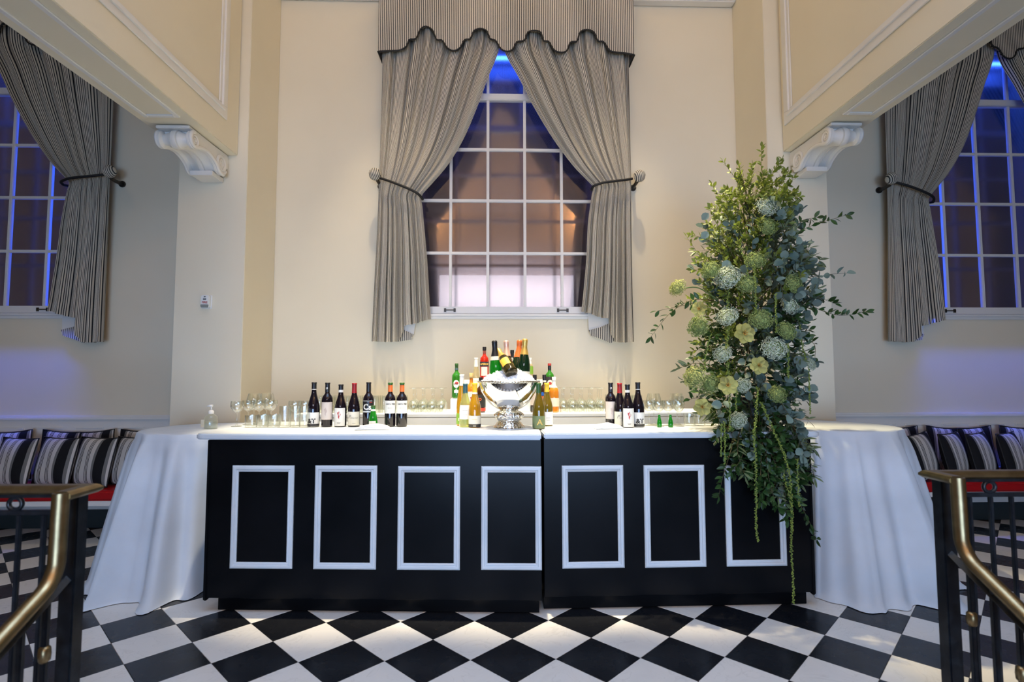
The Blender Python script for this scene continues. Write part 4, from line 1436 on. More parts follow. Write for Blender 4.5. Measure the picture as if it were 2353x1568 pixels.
# ------------------------------------------------------------------ silver ice bowl, ice, champagne
bp = atZ(1169, 979.5, ZT1)
BX, BY = bp.x, 3.70
t = thing('ice_bowl', 'large footed silver punch bowl filled with ice on the bar', 'bowl', (BX, BY, BT))
obj('bowl', MB().lathe([(0.060, 0.118), (0.085, 0.128), (0.125, 0.155), (0.160, 0.195), (0.188, 0.242), (0.203, 0.290), (0.206, 0.308), (0.200, 0.308), (0.183, 0.245), (0.150, 0.192), (0.10, 0.155), (0.03, 0.14)], 64, cap0=False), silver, t, smooth=True, angle=50)
mb = MB()
rim = [(0.207 * math.cos(2 * pi * k / 96), 0.207 * math.sin(2 * pi * k / 96), 0.309) for k in range(96)]
mb.tube(rim, [0.0062 + 0.0018 * (k % 2) for k in range(96)], 8, closed=True)
obj('rim', mb, silver_chased, t, smooth=True)
obj('foot', MB().lathe([(0.108, 0.0), (0.108, 0.008), (0.098, 0.014), (0.088, 0.026), (0.082, 0.036), (0.074, 0.040), (0.078, 0.048), (0.094, 0.060), (0.099, 0.078), (0.096, 0.094), (0.086, 0.104), (0.066, 0.112), (0.060, 0.120)], 48), silver_chased, t, smooth=True, angle=60)
for k in range(10):
    a = 2 * pi * k / 10 - pi / 2
    mb = MB()
    for q in range(7):
        al = a + R(-12 + q * 4)
        mb.tube([(0.094 * math.cos(a), 0.094 * math.sin(a), 0.066), (0.102 * math.cos(al), 0.102 * math.sin(al), 0.092 - abs(q - 3) * 0.0025)], [0.0015, 0.004], 5)
    obj('shell_ornament', mb, silver, t, smooth=True)

ice = mat('crushed_ice', (0.92, 0.93, 0.93), 0.35, 0, 0.5)
mb = MB()


def icef(u, v):
    a = 2 * pi * u; r = 0.192 * v
    x, y = r * math.cos(a), r * math.sin(a)
    n1 = noise.noise(Vector((x * 14, y * 14, 3.1))) * 0.022 + noise.noise(Vector((x * 45, y * 45, 7.7))) * 0.008
    hgt = 0.085 * (1 - v ** 2.2) + 0.018 * math.exp(-((x + 0.10) / 0.05) ** 2) * (1 - v) + 0.02 * math.exp(-((x - 0.10) / 0.06) ** 2) * (1 - v)
    return (x, y, 0.303 + hgt + n1 * (1 - 0.7 * v))


mb.grid(icef, 96, 40)
o = obj('ice_heap', mb, ice, None, (BX, BY, BT), smooth=True)
tag(o, 'heap of crushed white ice in the silver bowl', 'ice', None, 'stuff')
rng = random.Random(4)
mb = MB()
for k in range(420):
    u, v = rng.random(), math.sqrt(rng.random())
    x, y, z = icef(u, v)
    s = rng.uniform(0.004, 0.011)
    M = Matrix.Rotation(rng.uniform(0, 6), 4, Vector((rng.random(), rng.random(), rng.random() + 0.1)).normalized())
    b = len(mb.v)
    for dx in (-1, 1):
        for dy in (-1, 1):
            for dz in (-1, 1):
                q = M @ Vector((dx * s * rng.uniform(0.6, 1), dy * s * rng.uniform(0.6, 1), dz * s * 0.8))
                mb.v.append((x + q.x, y + q.y, z + q.z))
    mb.f += [tuple(b + i for i in q) for q in ((0, 1, 3, 2), (4, 6, 7, 5), (0, 4, 5, 1), (2, 3, 7, 6), (0, 2, 6, 4), (1, 5, 7, 3))]
obj('ice_cubes', mb, ice, o)['kind'] = 'stuff'


def champ(label, px, top, y, glass, foil, bands, tilt=(0, 0, 0), texts=()):
    p = atY(px, top, y)
    q = Matrix.Rotation(tilt[1], 3, 'Y') @ Matrix.Rotation(tilt[0], 3, 'X')
    ax = q @ Vector((0, 0, 0.324))
    e = q.to_euler()
    return bottle('champagne_bottle', label, 'bottle', 'champagne', (p.x - ax.x, p.y - ax.y, p.z - ax.z), glass, 1.0, foil, bands, texts, rot=e)


champ('green sparkling wine bottle with black foil standing in the ice', 1136, 783, 3.70, green_glass, [(blackfoil, 0.215, 0.324)], [('neck_label', cream, 0.188, 0.222, 180)], (0, R(-3), 0))
champ('sparkling bottle with pale rose foil at the back of the ice', 1163, 783, 3.82, champ_dark, [(rosefoil, 0.212, 0.324)], [], (R(-4), R(-2), 0))
champ('sparkling bottle with orange foil at the back of the ice', 1194, 782, 3.82, champ_dark, [(orangefoil, 0.20, 0.324)], [], (R(-4), R(4), 0))
champ('dark green champagne bottle with gold foil in the ice', 1206.5, 779, 3.70, champ_dark, [(goldfoil, 0.215, 0.324)], [('front_label', cream, 0.03, 0.10, 80)], (0, R(3), 0))
# bottle lying on the ice, its base towards the camera
b0 = atY(1176, 858, 3.55)
b1 = atY(1149, 812, 3.72)
ax = (b1 - b0).normalized()
rotq = ax.to_track_quat('Z', 'Y')
t = bottle('champagne_bottle', 'prosecco bottle with yellow label lying tilted on the ice', 'bottle', 'champagne', tuple(b0), olive_dark, 0.84, [(goldfoil, 0.170, 0.272)], [])
t.rotation_euler = rotq.to_euler()
# label patch placed on the side seen by the camera
inv = rotq.inverted()
dv = inv @ (CP - b0)
la = math.degrees(math.atan2(dv.y, dv.x)) + 90
lab = obj('front_label', band(PROF['champagne'], 0.055, 0.125, 0.0009, -42 + la, 42 + la), flat('yellow_label', (0.80, 0.50, 0.06)), t, smooth=True)

# ------------------------------------------------------------------ glasses
def glass_meshes():
    G = {}
    # wine glass upright, double walled
    G['wine'] = MB().lathe([(0.034, 0), (0.034, 0.002), (0.010, 0.006), (0.0042, 0.014), (0.0038, 0.085), (0.008, 0.094), (0.024, 0.108), (0.036, 0.130), (0.039, 0.150), (0.036, 0.178), (0.032, 0.205),
                            (0.031, 0.205), (0.035, 0.178), (0.0378, 0.150), (0.0345, 0.130), (0.022, 0.111), (0.006, 0.099)], 28).mesh('wine_glass', smooth=True, angle=60)
    G['balloon'] = MB().lathe([(0.038, 0), (0.038, 0.002), (0.010, 0.006), (0.0045, 0.014), (0.0042, 0.090), (0.010, 0.100), (0.034, 0.116), (0.050, 0.142), (0.053, 0.165), (0.050, 0.190), (0.040, 0.222),
                               (0.039, 0.222), (0.0488, 0.190), (0.0518, 0.165), (0.0485, 0.142), (0.032, 0.119), (0.008, 0.105)], 30).mesh('balloon_glass', smooth=True, angle=60)
    G['flare'] = MB().lathe([(0.036, 0), (0.036, 0.002), (0.010, 0.006), (0.005, 0.014), (0.0045, 0.090), (0.012, 0.098), (0.030, 0.112), (0.042, 0.135), (0.044, 0.155), (0.041, 0.176),
                             (0.040, 0.176), (0.0428, 0.155), (0.0405, 0.135), (0.028, 0.115), (0.008, 0.103)], 28).mesh('goblet', smooth=True, angle=60)
    G['rocks'] = MB().lathe([(0.036, 0), (0.039, 0.004), (0.041, 0.082), (0.0398, 0.082), (0.0372, 0.013), (0.030, 0.011)], 26).mesh('rocks_glass', smooth=True, angle=50)
    G['highball'] = MB().lathe([(0.030, 0), (0.032, 0.004), (0.036, 0.145), (0.0348, 0.145), (0.0305, 0.012), (0.024, 0.010)], 26).mesh('highball_glass', smooth=True, angle=50)
    G['stemless'] = MB().lathe([(0.024, 0), (0.034, 0.006), (0.044, 0.032), (0.046, 0.055), (0.042, 0.085), (0.036, 0.108), (0.035, 0.108), (0.0408, 0.085), (0.0446, 0.055), (0.0425, 0.032), (0.032, 0.010), (0.02, 0.006)], 26).mesh('stemless_glass', smooth=True, angle=60)
    for m in G.values():
        m.materials.append(clear_glass)
    return G


GM = glass_meshes()


def glass(kind, name, x, y, z, label, group, flip=0.0, cat='glass'):
    o = link(name, GM[kind], None, None, (x, y, z + 0.0008 + (flip if flip else 0)), (pi if flip else 0, 0, 0))
    return tag(o, label, cat, group)


# upside-down wine glasses on the back shelf
ORD = ['first', 'second', 'third', 'fourth', 'fifth', 'sixth', 'seventh', 'eighth', 'ninth', 'tenth']
for grp, x0, n, wch in (('upside-down wine glasses left on the back shelf', 949, 4, 'left'), ('upside-down wine glasses right on the back shelf', 1296, 5, 'right')):
    for c in range(n):
        p = atY(x0 + c * 21.5, 945, 4.53)
        for r in range(3):
            glass('wine', 'wine_glass', p.x, 4.53 + r * 0.083, SZ, 'upside-down wine glass %s of the ice bowl, %s row, %s from left' % (wch, ('front', 'middle', 'back')[r], ORD[c]), grp, 0.205)
# highballs on the shelf behind the red wines
for grp, pxs, wch in (('highball glasses behind the left red wines', [735, 756, 777, 798, 819, 840, 861, 882, 903, 924], 'left'), ('highball glasses behind the right red wines', [1404, 1425, 1446, 1467], 'right')):
    for c, px in enumerate(pxs):
        p = atY(px, 945, 4.54)
        for r in range(2):
            glass('highball', 'highball_glass', p.x, 4.54 + r * 0.085, SZ, 'highball glass behind the %s red wines, %s row, %s from left' % (wch, ('front', 'back')[r], ORD[c]), grp, 0.145)
# left end of the bar
g = 'glasses at the left end of the bar'
p = atZ(546, 979, ZT1); glass('flare', 'goblet', p.x + 0.02, 3.84, ZT1, 'leftmost stemmed goblet at the left end of the bar', g)
for px, y, kind, nm, lab in ((583, 4.05, 'balloon', 'balloon_glass', 'balloon glass behind the leftmost goblet on the bar'), (612, 4.12, 'balloon', 'balloon_glass', 'tallest balloon glass among the glasses left on the bar'),
                             (570, 3.97, 'flare', 'goblet', 'second stemmed goblet behind the leftmost goblet'), (595, 3.99, 'flare', 'goblet', 'third stemmed goblet behind the rocks glasses, left bar end'),
                             (622, 4.00, 'flare', 'goblet', 'fourth stemmed goblet behind the rocks glasses, left bar end')):
    p = atY(px, 975, y)
    glass(kind, nm, p.x, y, ZT1, lab, g)
gl = 'low rocks glasses left on the bar'
for k, px in enumerate((577, 603, 629)):
    p = atY(px, 979, 3.78)
    glass('rocks', 'rocks_glass', p.x, 3.78, ZT1, 'low rocks glass at the left bar end, %s in front' % ORD[k], gl)
    if k < 2:
        glass('rocks', 'rocks_glass', p.x + 0.05, 3.87, ZT1, 'low rocks glass at the left bar end, %s in the row behind' % ORD[k], gl)
gl = 'glasses beside the leftmost red wine'
for k, px in enumerate((654, 678, 699)):
    p = atY(px, 979, 3.76)
    glass('highball', 'highball_glass', p.x, 3.76, ZT1, 'clear highball glass left of the leftmost red wine, %s from left' % ORD[k], gl)
    if k < 2:
        glass('flare', 'goblet', p.x + 0.03, 3.86, ZT1, 'goblet behind the highballs beside the leftmost red wine, %s one' % ('left', 'right')[k], gl)
# right end of the bar
gr = 'stemmed glasses right of the red wines'
for px, y, kind, nm, lab in ((1492, 3.78, 'flare', 'goblet', 'stemmed goblet nearest to the right ampersand bottle'), (1514, 3.74, 'flare', 'goblet', 'second stemmed goblet right of the right red wines'),
                             (1536, 3.78, 'flare', 'goblet', 'third stemmed goblet right of the right red wines'), (1503, 3.85, 'balloon', 'balloon_glass', 'balloon glass behind the goblets, nearest the red wines'),
                             (1556, 3.84, 'balloon', 'balloon_glass', 'tallest balloon glass near the flowers on the bar'), (1561, 3.73, 'wine', 'wine_glass', 'upright wine glass beside the rocks glasses near the flowers')):
    p = atY(px, 979, y)
    glass(kind, nm, p.x, y, ZT1, lab, gr)
gr = 'low rocks glasses right on the bar'
for k, px in enumerate((1583, 1605, 1627, 1646)):
    p = atY(px, 979, 3.76)
    glass('rocks', 'rocks_glass', p.x + (0.012 if k == 0 else 0.012 * k), 3.78, ZT1, 'low rocks glass beside the flowers, %s from left' % ORD[k], gr)
for k, px in enumerate((1522, 1531)):
    p = atY(px, 979, 3.66)
    bottle('water_bottle', ['small green water bottle among the right glasses, left one', 'small green water bottle among the right glasses, right one'][k], 'bottle', 'water', (p.x + k * 0.05 - 0.02, 3.66, BT), green_glass, 0.56,
           [], [], group='green water bottles among the glasses')

# napkins
for px0, px1, lab in ((818, 896, 'folded white napkin on the bar before the red wines'), (1364, 1432, 'folded white napkin on the bar left of the right wines')):
    a, b = atZ(px0, 980.5, ZT1), atZ(px1, 980.5, ZT1)
    y = 3.60
    t = thing('napkin', lab, 'napkin', ((a.x + b.x) / 2 * y / a.y, y, BT), R(4))
    w = (b.x - a.x) * y / a.y / 2
    for k in range(3):
        mb = MB()
        s = 1 - 0.10 * k
        mb.prism([(-w * s, 0.002 + 0.007 * k), (w * s, 0.001 + 0.007 * k), (w * 0.96 * s, 0.006 + 0.007 * k), (w * 0.12, 0.012 + 0.011 * k), (-w * 0.9 * s, 0.007 + 0.007 * k)], 'y', -0.055 + 0.012 * k, 0.06)
        obj('fold', mb, linen, t, bevel=0.001, seg=1)

# ------------------------------------------------------------------ stair railings with brass handrails
def railing(side, cx, cy, label):
    s = -1 if side == 'left' else 1          # guard runs to -x or +x from the corner
    root = thing('stair_railing', label, 'railing', (cx, cy, 0), 0, 'stair railings')

    def P(o, y, z):                           # o: distance outwards along the guard
        return (s * o, y, z)
    # brass cap: guard run, mitred turn towards the camera
    sec = [(-0.036, -0.014), (-0.036, -0.004), (-0.026, 0.006), (-0.018, 0.010), (0.018, 0.010), (0.026, 0.006), (0.036, -0.004), (0.036, -0.014), (0.024, -0.024), (-0.024, -0.024)]
    path = [P(3.2, 0, 0.99), P(0, 0, 0.99), P(0, -0.135, 0.99)]
    obj('cap_rail', MB().sweep(path, sec), brass, root, bevel=0.0)
    # handrail: drop, bend, slope down along the stair
    sl = math.tan(R(28))
    pts = [Vector(P(0, -0.135, 0.995)), Vector(P(0, -0.137, 0.90)), Vector(P(0, -0.138, 0.80))]
    c = Vector((0, -0.138 - 0.13, 0.76))
    for k in range(1, 8):
        a = R(k * 62 / 7)
        pts.append(Vector(P(0, -0.138 - 0.13 * (1 - math.cos(a)), 0.76 - 0.13 * math.sin(a))))
    e = pts[-1]
    for k in range(1, 6):
        pts.append(Vector(P(0, e.y - 0.3 * k, e.z - 0.3 * k * sl)))
    n = 14
    rb = MB()
    rb.tube(pts, (0.026, 0.029), n, up=(0, 1, 0))
    obj('handrail', rb, brass, root, smooth=True, angle=45)
    rb = MB().tube([p + Vector((s * -0.0, -0.020, 0.016)) for p in pts[:3]], 0.012, 8)
    # posts and flat iron rails
    obj('newel_post', MB().box(*sorted((s * 0.005, s * 0.065)), -0.045, 0.015, -0.55, 0.972), iron_black, root, bevel=0.005)
    obj('guard_rail', MB().box(*sorted((s * 0.06, s * 3.2)), -0.022, -0.004, 0.885, 0.905), iron_black, root, bevel=0.003)
    obj('guard_bottom_rail', MB().box(*sorted((s * 0.06, s * 3.2)), -0.022, -0.004, 0.05, 0.07), iron_black, root, bevel=0.003)
    obj('top_bar', MB().box(*sorted((s * 0.02, s * 3.2)), -0.022, 0.004, 0.952, 0.968), iron_black, root, bevel=0.003)
    for k in range(14):
        x = 0.155 + 0.096 * k
        obj('baluster', MB().box(*sorted((s * (x - 0.0085), s * (x + 0.0085))), -0.022, -0.005, 0.07, 0.886), iron_black, root, bevel=0.003)
    for k in range(5):
        x = 0.25 + 0.27 * k + (0.02 if side == 'left' else 0)
        ring = [(s * x + 0.026 * math.cos(2 * pi * q / 28), -0.013, 0.9285 + 0.0235 * math.sin(2 * pi * q / 28)) for q in range(28)]
        obj('ring', MB().tube(ring, (0.0085, 0.0085), 8, closed=True), iron_black, root, smooth=True)
    # stair side: sloping flat bar under the handrail, balusters, brass balls
    y0, z0 = -0.02, 0.655

    def zb(y):
        return z0 + (y - y0) * sl
    mb = MB()
    A, B = Vector(P(0.035, y0, z0)), Vector(P(0.035, -1.6, zb(-1.6)))
    mb.tube([A, B], (0.016, 0.020), 4, up=(0, 0, 1))
    obj('slope_bar', mb, iron_black, root)
    mb = MB()
    mb.tube([A - Vector((0, 0, 0.95)), B - Vector((0, 0, 0.95))], (0.016, 0.020), 4, up=(0, 0, 1))
    obj('slope_bottom_bar', mb, iron_black, root)
    for k in range(9):
        y = -0.13 - 0.105 * k
        obj('stair_baluster', MB().box(*sorted((s * 0.025, s * 0.045)), y - 0.010, y + 0.010, zb(y) - 0.96, zb(y)), iron_black, root, bevel=0.003)
        if k % 2 == 0:
            zz = zb(y) - 0.19
            obj('brass_collar', MB().lathe([(0.012, -0.030), (0.019, -0.022), (0.021, 0), (0.019, 0.022), (0.012, 0.030)], 12, s * 0.035, y, zz), brass, root, smooth=True)
    for k in range(4):
        y = -0.235 - 0.21 * k
        zz = (zb(y) + 0.062)
        obj('brass_ball', MB().lathe([(0.024 * math.sin(pi * q / 10) + 0.0005, -0.024 * math.cos(pi * q / 10)) for q in range(11)], 14, s * 0.028, y, zz), brass, root, smooth=True)
        obj('ball_stem', MB().tube([(s * 0.032, y, zb(y)), (s * 0.02, y, zz + 0.06)], 0.007, 6), iron_black, root)
    return root


railing('left', -1.640, 2.235, 'black iron stair railing with brass handrail at lower left')
railing('right', 1.962, 2.415, 'black iron stair railing with brass handrail at lower right')

# ------------------------------------------------------------------ tall flower arrangement
def leaf_mat(name, c, trans=0.3, rough=0.45):
    m = bpy.data.materials.new(name); m.use_nodes = True
    n, l = m.node_tree.nodes, m.node_tree.links
    n.remove(n['Principled BSDF']); out = n['Material Output']
    oi = n.new('ShaderNodeObjectInfo'); geo = n.new('ShaderNodeNewGeometry')
    rp = n.new('ShaderNodeMath'); rp.operation = 'ADD'
    l.new(geo.outputs['Random Per Island'], rp.inputs[0]); l.new(oi.outputs['Random'], rp.inputs[1])
    fr = n.new('ShaderNodeMath'); fr.operation = 'FRACT'; l.new(rp.outputs[0], fr.inputs[0])
    ra = n.new('ShaderNodeValToRGB')
    ra.color_ramp.elements[0].color = (*[x * 0.62 for x in c], 1); ra.color_ramp.elements[1].color = (*[min(1, x * 1.30) for x in c], 1)
    l.new(fr.outputs[0], ra.inputs[0])
    d = n.new('ShaderNodeBsdfPrincipled'); d.inputs['Roughness'].default_value = rough; d.inputs['Specular IOR Level'].default_value = 0.35
    t = n.new('ShaderNodeBsdfTranslucent')
    l.new(ra.outputs[0], d.inputs['Base Color']); l.new(ra.outputs[0], t.inputs[0])
    mx = n.new('ShaderNodeMixShader'); mx.inputs[0].default_value = trans
    l.new(d.outputs[0], mx.inputs[1]); l.new(t.outputs[0], mx.inputs[2]); l.new(mx.outputs[0], out.inputs[0])
    return m


LM = {'myrtle': leaf_mat('myrtle_leaf', (0.17, 0.22, 0.035), 0.35), 'euc': leaf_mat('eucalyptus_leaf', (0.15, 0.215, 0.18), 0.15, 0.55), 'olive': leaf_mat('olive_leaf', (0.13, 0.17, 0.075), 0.2),
      'ruscus': leaf_mat('ruscus_leaf', (0.035, 0.085, 0.022), 0.25, 0.35)}
LSZ = {'myrtle': (0.040, 0.0098, 0.10), 'euc': (0.056, 0.025, 0.08), 'olive': (0.060, 0.0068, 0.12), 'ruscus': (0.052, 0.0120, 0.14)}


def leaf_geo(kind):
    L, w, cup = LSZ[kind]
    prof = {'euc': [(0, 0.12), (0.25, 0.85), (0.55, 1.0), (0.82, 0.70), (1, 0.06)]}.get(kind, [(0, 0.10), (0.25, 0.75), (0.5, 1.0), (0.78, 0.66), (1, 0.02)])
    v, f = [], []
    for t, k in prof:
        z = -cup * L * (t - 0.3) ** 2
        v += [(t * L, -w * k, z + w * k * 0.28), (t * L, 0, z), (t * L, w * k, z + w * k * 0.28)]
    for i in range(len(prof) - 1):
        a = i * 3
        f += [(a, a + 3, a + 4, a + 1), (a + 1, a + 4, a + 5, a + 2)]
    return v, f


LG = {k: leaf_geo(k) for k in LM}
LME = {}
for k, (v, f) in LG.items():
    me = bpy.data.meshes.new('leaf'); me.from_pydata(v, [], f); me.materials.append(LM[k])
    me.polygons.foreach_set('use_smooth', [True] * len(me.polygons)); LME[k] = me

FX, FY = 1.70, 3.60
arr = thing('flower_arrangement', 'tall green and white flower arrangement cascading over the bar right end', 'flowers', (FX, FY, BT))
ORG = Vector((FX, FY, BT))
leaves = []       # (kind, matrix in world)
stems = MB()
rg = random.Random(21)


def add_leaf(kind, p, d, s=1.0, up=None):
    d = d.normalized()
    u = up if up else Vector((rg.uniform(-1, 1), rg.uniform(-1.4, 0.2), rg.uniform(-0.2, 1.2)))
    y = u.cross(d)
    if y.length < 1e-3: y = Vector((1, 0, 0)).cross(d)
    y.normalize(); z = d.cross(y)
    M = Matrix(((d.x, y.x, z.x, p.x), (d.y, y.y, z.y, p.y), (d.z, y.z, z.z, p.z), (0, 0, 0, 1))) @ Matrix.Scale(s, 4)
    leaves.append((kind, M))


def sprig(pts, kind, n, t0=0.25, s=1.0, r=0.0022, spread=0.9):
    P = catmull([Vector(p) for p in pts], 6)
    stems.tube(P, [r * (1 - 0.7 * i / (len(P) - 1)) for i in range(len(P))], 4)
    for k in range(n):
        t = t0 + (1 - t0) * (k + 0.5) / n
        q = t * (len(P) - 1); i = min(int(q), len(P) - 2)
        p = P[i].lerp(P[i + 1], q - i)
        d = (P[i + 1] - P[i]).normalized()
        rnd = Vector((rg.gauss(0, 1), rg.gauss(0, 1), rg.gauss(0, 1)))
        side = d.cross(rnd)
        if side.length < 1e-3: continue
        side.normalize()
        dd = d * (1 - spread * 0.55) + side * spread * rg.uniform(0.6, 1.1) + Vector((0, 0, 0.12))
        add_leaf(kind, p, dd, s * rg.uniform(0.72, 1.15))
    add_leaf(kind, P[-1], P[-1] - P[-2], s)


ENV = [(345, 1748, 20), (375, 1745, 62), (450, 1730, 95), (550, 1722, 122), (650, 1735, 138), (750, 1722, 135), (850, 1722, 138), (950, 1722, 122), (1000, 1748, 104), (1050, 1768, 98), (1100, 1775, 80), (1150, 1785, 46), (1185, 1790, 20)]
ENVC = [(a, b) for a, b, c in ENV]; ENVH = [(a, c) for a, b, c in ENV]


def envelope(py, a, k):
    """point of the mass at photo row py, angle a round the axis (0 = right, -90 = towards camera), k = 0 centre .. 1 surface"""
    yc = interp([(345, 3.60), (700, 3.56), (960, 3.50), (1010, 3.30), (1185, 3.25)], py)
    cx, hw = interp(ENVC, py), interp(ENVH, py)
    c = atY(cx, py, yc)
    h = hw * yc / FPX
    hy = min(h * 0.8, interp([(345, 0.3), (960, 0.26), (1010, 0.075), (1185, 0.05)], py))
    return Vector((c.x + h * k * math.cos(a), c.y + hy * k * math.sin(a), c.z))


def kind_for(py, a):
    c = math.cos(a)
    r = rg.random()
    if py < 480: return 'myrtle'
    if py < 700:
        if c < 0.15: return 'myrtle' if r < 0.72 else ('olive' if r < 0.86 else 'euc')
        return 'euc' if r < 0.45 else ('olive' if r < 0.75 else 'myrtle')
    if py < 980:
        if c < -0.5: return 'ruscus' if r < 0.45 else ('myrtle' if r < 0.65 else 'olive')
        return 'euc' if r < 0.40 else ('ruscus' if r < 0.78 else 'olive')
    return 'ruscus' if r < 0.66 else ('euc' if r < 0.80 else 'olive')


# sprigs growing from the core to the surface
for i in range(400):
    py = rg.uniform(395, 1160) if i < 270 else rg.uniform(430, 780)
    a = rg.uniform(-pi, pi) if rg.random() < 0.45 else rg.uniform(-pi, 0)
    kd = kind_for(py, a)
    out = envelope(py, a, rg.uniform(0.80, 1.08))
    up = rg.uniform(30, 150) if py < 700 else (rg.uniform(-40, 90) if py < 960 else -rg.uniform(40, 130))
    src = envelope(min(max(py + up, 420), 1150), a, 0.12)
    mid = src.lerp(out, 0.55) + Vector((0, 0, 0.03 if py < 900 else 0.02))
    n = {'myrtle': 24, 'euc': 9, 'olive': 15, 'ruscus': 13}[kd]
    sprig([src, mid, out], kd, n, 0.30, rg.uniform(0.85, 1.1))
# dense fill close to the core
for i in range(2600):
    py = rg.uniform(470, 1120)
    a = rg.uniform(-pi, pi); k = math.sqrt(rg.random()) * 0.78
    kd = kind_for(py, a)
    if kd == 'myrtle' and rg.random() < 0.5: kd = 'olive'
    if py > 760 and rg.random() < 0.5: kd = 'ruscus'
    p = envelope(py, a, k)
    add_leaf(kd, p, Vector((math.cos(a) + rg.uniform(-.7, .7), math.sin(a) * 0.8 - 0.35 + rg.uniform(-.5, .5), rg.uniform(-0.8, 0.7))), rg.uniform(0.8, 1.25))
# upright crown sprigs and single long branches (photo rows and columns, distance)
BR = [('myrtle', 30, [(1745, 560, 3.55), (1748, 440, 3.52), (1750, 338, 3.50)]), ('myrtle', 22, [(1748, 480, 3.55), (1775, 400, 3.56), (1795, 365, 3.58)]),
      ('myrtle', 22, [(1730, 520, 3.52), (1700, 430, 3.45), (1662, 372, 3.42)]), ('myrtle', 20, [(1720, 540, 3.5), (1712, 440, 3.44), (1697, 380, 3.42)]),
      ('myrtle', 24, [(1710, 560, 3.5), (1668, 480, 3.42), (1636, 425, 3.40)]), ('myrtle', 18, [(1770, 520, 3.58), (1800, 440, 3.6), (1812, 425, 3.6)]),
      ('myrtle', 18, [(1700, 620, 3.45), (1640, 560, 3.38), (1590, 540, 3.36)]), ('myrtle', 18, [(1690, 600, 3.45), (1650, 520, 3.38), (1632, 480, 3.38)]),
      ('myrtle', 16, [(1690, 700, 3.45), (1630, 620, 3.36), (1578, 545, 3.34)]), ('myrtle', 14, [(1690, 690, 3.42), (1640, 630, 3.34), (1590, 620, 3.32)]),
      ('ruscus', 20, [(1800, 560, 3.55), (1850, 525, 3.52), (1945, 494, 3.45)]), ('ruscus', 10, [(1800, 560, 3.5), (1840, 510, 3.5), (1878, 500, 3.5)]),
      ('ruscus', 26, [(1790, 650, 3.5), (1870, 705, 3.46), (1930, 725, 3.42), (1990, 716, 3.38)]), ('ruscus', 16, [(1790, 690, 3.5), (1860, 680, 3.48), (1918, 698, 3.46)]),
      ('euc', 7, [(1800, 640, 3.5), (1860, 645, 3.46), (1900, 632, 3.44), (1946, 628, 3.42)]), ('euc', 6, [(1800, 600, 3.5), (1840, 590, 3.48), (1880, 640, 3.46)]),
      ('olive', 18, [(1800, 600, 3.5), (1850, 572, 3.5), (1885, 600, 3.5)]), ('olive', 16, [(1800, 620, 3.5), (1845, 610, 3.48), (1880, 612, 3.48)]),
      ('ruscus', 22, [(1640, 690, 3.45), (1590, 690, 3.38), (1540, 720, 3.34), (1495, 775, 3.32)]), ('ruscus', 8, [(1640, 690, 3.45), (1580, 700, 3.38), (1510, 715, 3.34)]),
      ('olive', 12, [(1650, 850, 3.4), (1600, 835, 3.34), (1558, 848, 3.30)]), ('ruscus', 8, [(1640, 900, 3.4), (1600, 890, 3.36), (1572, 875, 3.34)]),
      ('ruscus', 8, [(1650, 930, 3.4), (1610, 915, 3.36), (1585, 918, 3.32)]), ('ruscus', 10, [(1830, 780, 3.5), (1870, 790, 3.46), (1872, 830, 3.46)]),
      ('olive', 22, [(1800, 950, 3.35), (1840, 1010, 3.24), (1862, 1060, 3.22), (1872, 1100, 3.22)]), ('olive', 20, [(1790, 960, 3.35), (1835, 990, 3.25), (1868, 1030, 3.22)]),
      ('olive', 18, [(1700, 990, 3.3), (1695, 1040, 3.21), (1712, 1095, 3.20)]), ('ruscus', 16, [(1690, 1000, 3.3), (1672, 1060, 3.21), (1660, 1100, 3.2), (1652, 1140, 3.2)]),
      ('ruscus', 16, [(1720, 1010, 3.3), (1700, 1060, 3.21), (1680, 1085, 3.2)]), ('ruscus', 26, [(1770, 1040, 3.28), (1800, 1110, 3.21), (1838, 1160, 3.2), (1860, 1200, 3.2), (1877, 1240, 3.2)]),
      ('ruscus', 26, [(1760, 1030, 3.28), (1765, 1090, 3.21), (1780, 1150, 3.2), (1790, 1170, 3.2)]), ('ruscus', 24, [(1790, 1040, 3.28), (1800, 1100, 3.21), (1805, 1150, 3.2), (1808, 1195, 3.2)]),
      ('ruscus', 22, [(1750, 1030, 3.28), (1748, 1080, 3.21), (1745, 1150, 3.2)]), ('euc', 10, [(1820, 980, 3.3), (1840, 1020, 3.22), (1850, 1060, 3.22)]),
      ('euc', 10, [(1780, 900, 3.35), (1810, 950, 3.24), (1840, 985, 3.22)]), ('euc', 9, [(1700, 880, 3.35), (1660, 930, 3.28), (1650, 985, 3.24)]),
      ('euc', 9, [(1740, 700, 3.35), (1720, 640, 3.28), (1690, 620, 3.26)]), ('euc', 10, [(1770, 640, 3.35), (1790, 610, 3.28), (1830, 560, 3.30)]),
      ('euc', 9, [(1740, 640, 3.35), (1790, 650, 3.27), (1800, 690, 3.26)]), ('euc', 9, [(1720, 800, 3.35), (1712, 850, 3.26), (1720, 900, 3.24)])]
for kd, n, pp in BR:
    sprig([atY(*q) for q in pp], kd, n, 0.22 if kd != 'euc' else 0.2, 1.0, 0.0028)
for px, py, y in ((1790, 612, 3.42), (1660, 615, 3.3), (1612, 548, 3.32), (1613, 505, 3.36)):
    add_leaf('euc', atY(px, py, y), Vector((0.6, -0.2, 0.6)), 1.0, Vector((0, -1, 0.3)))

# the 300 leaves that show largest are objects, the rest one part each kind
inv_o = Matrix.Translation(-ORG)


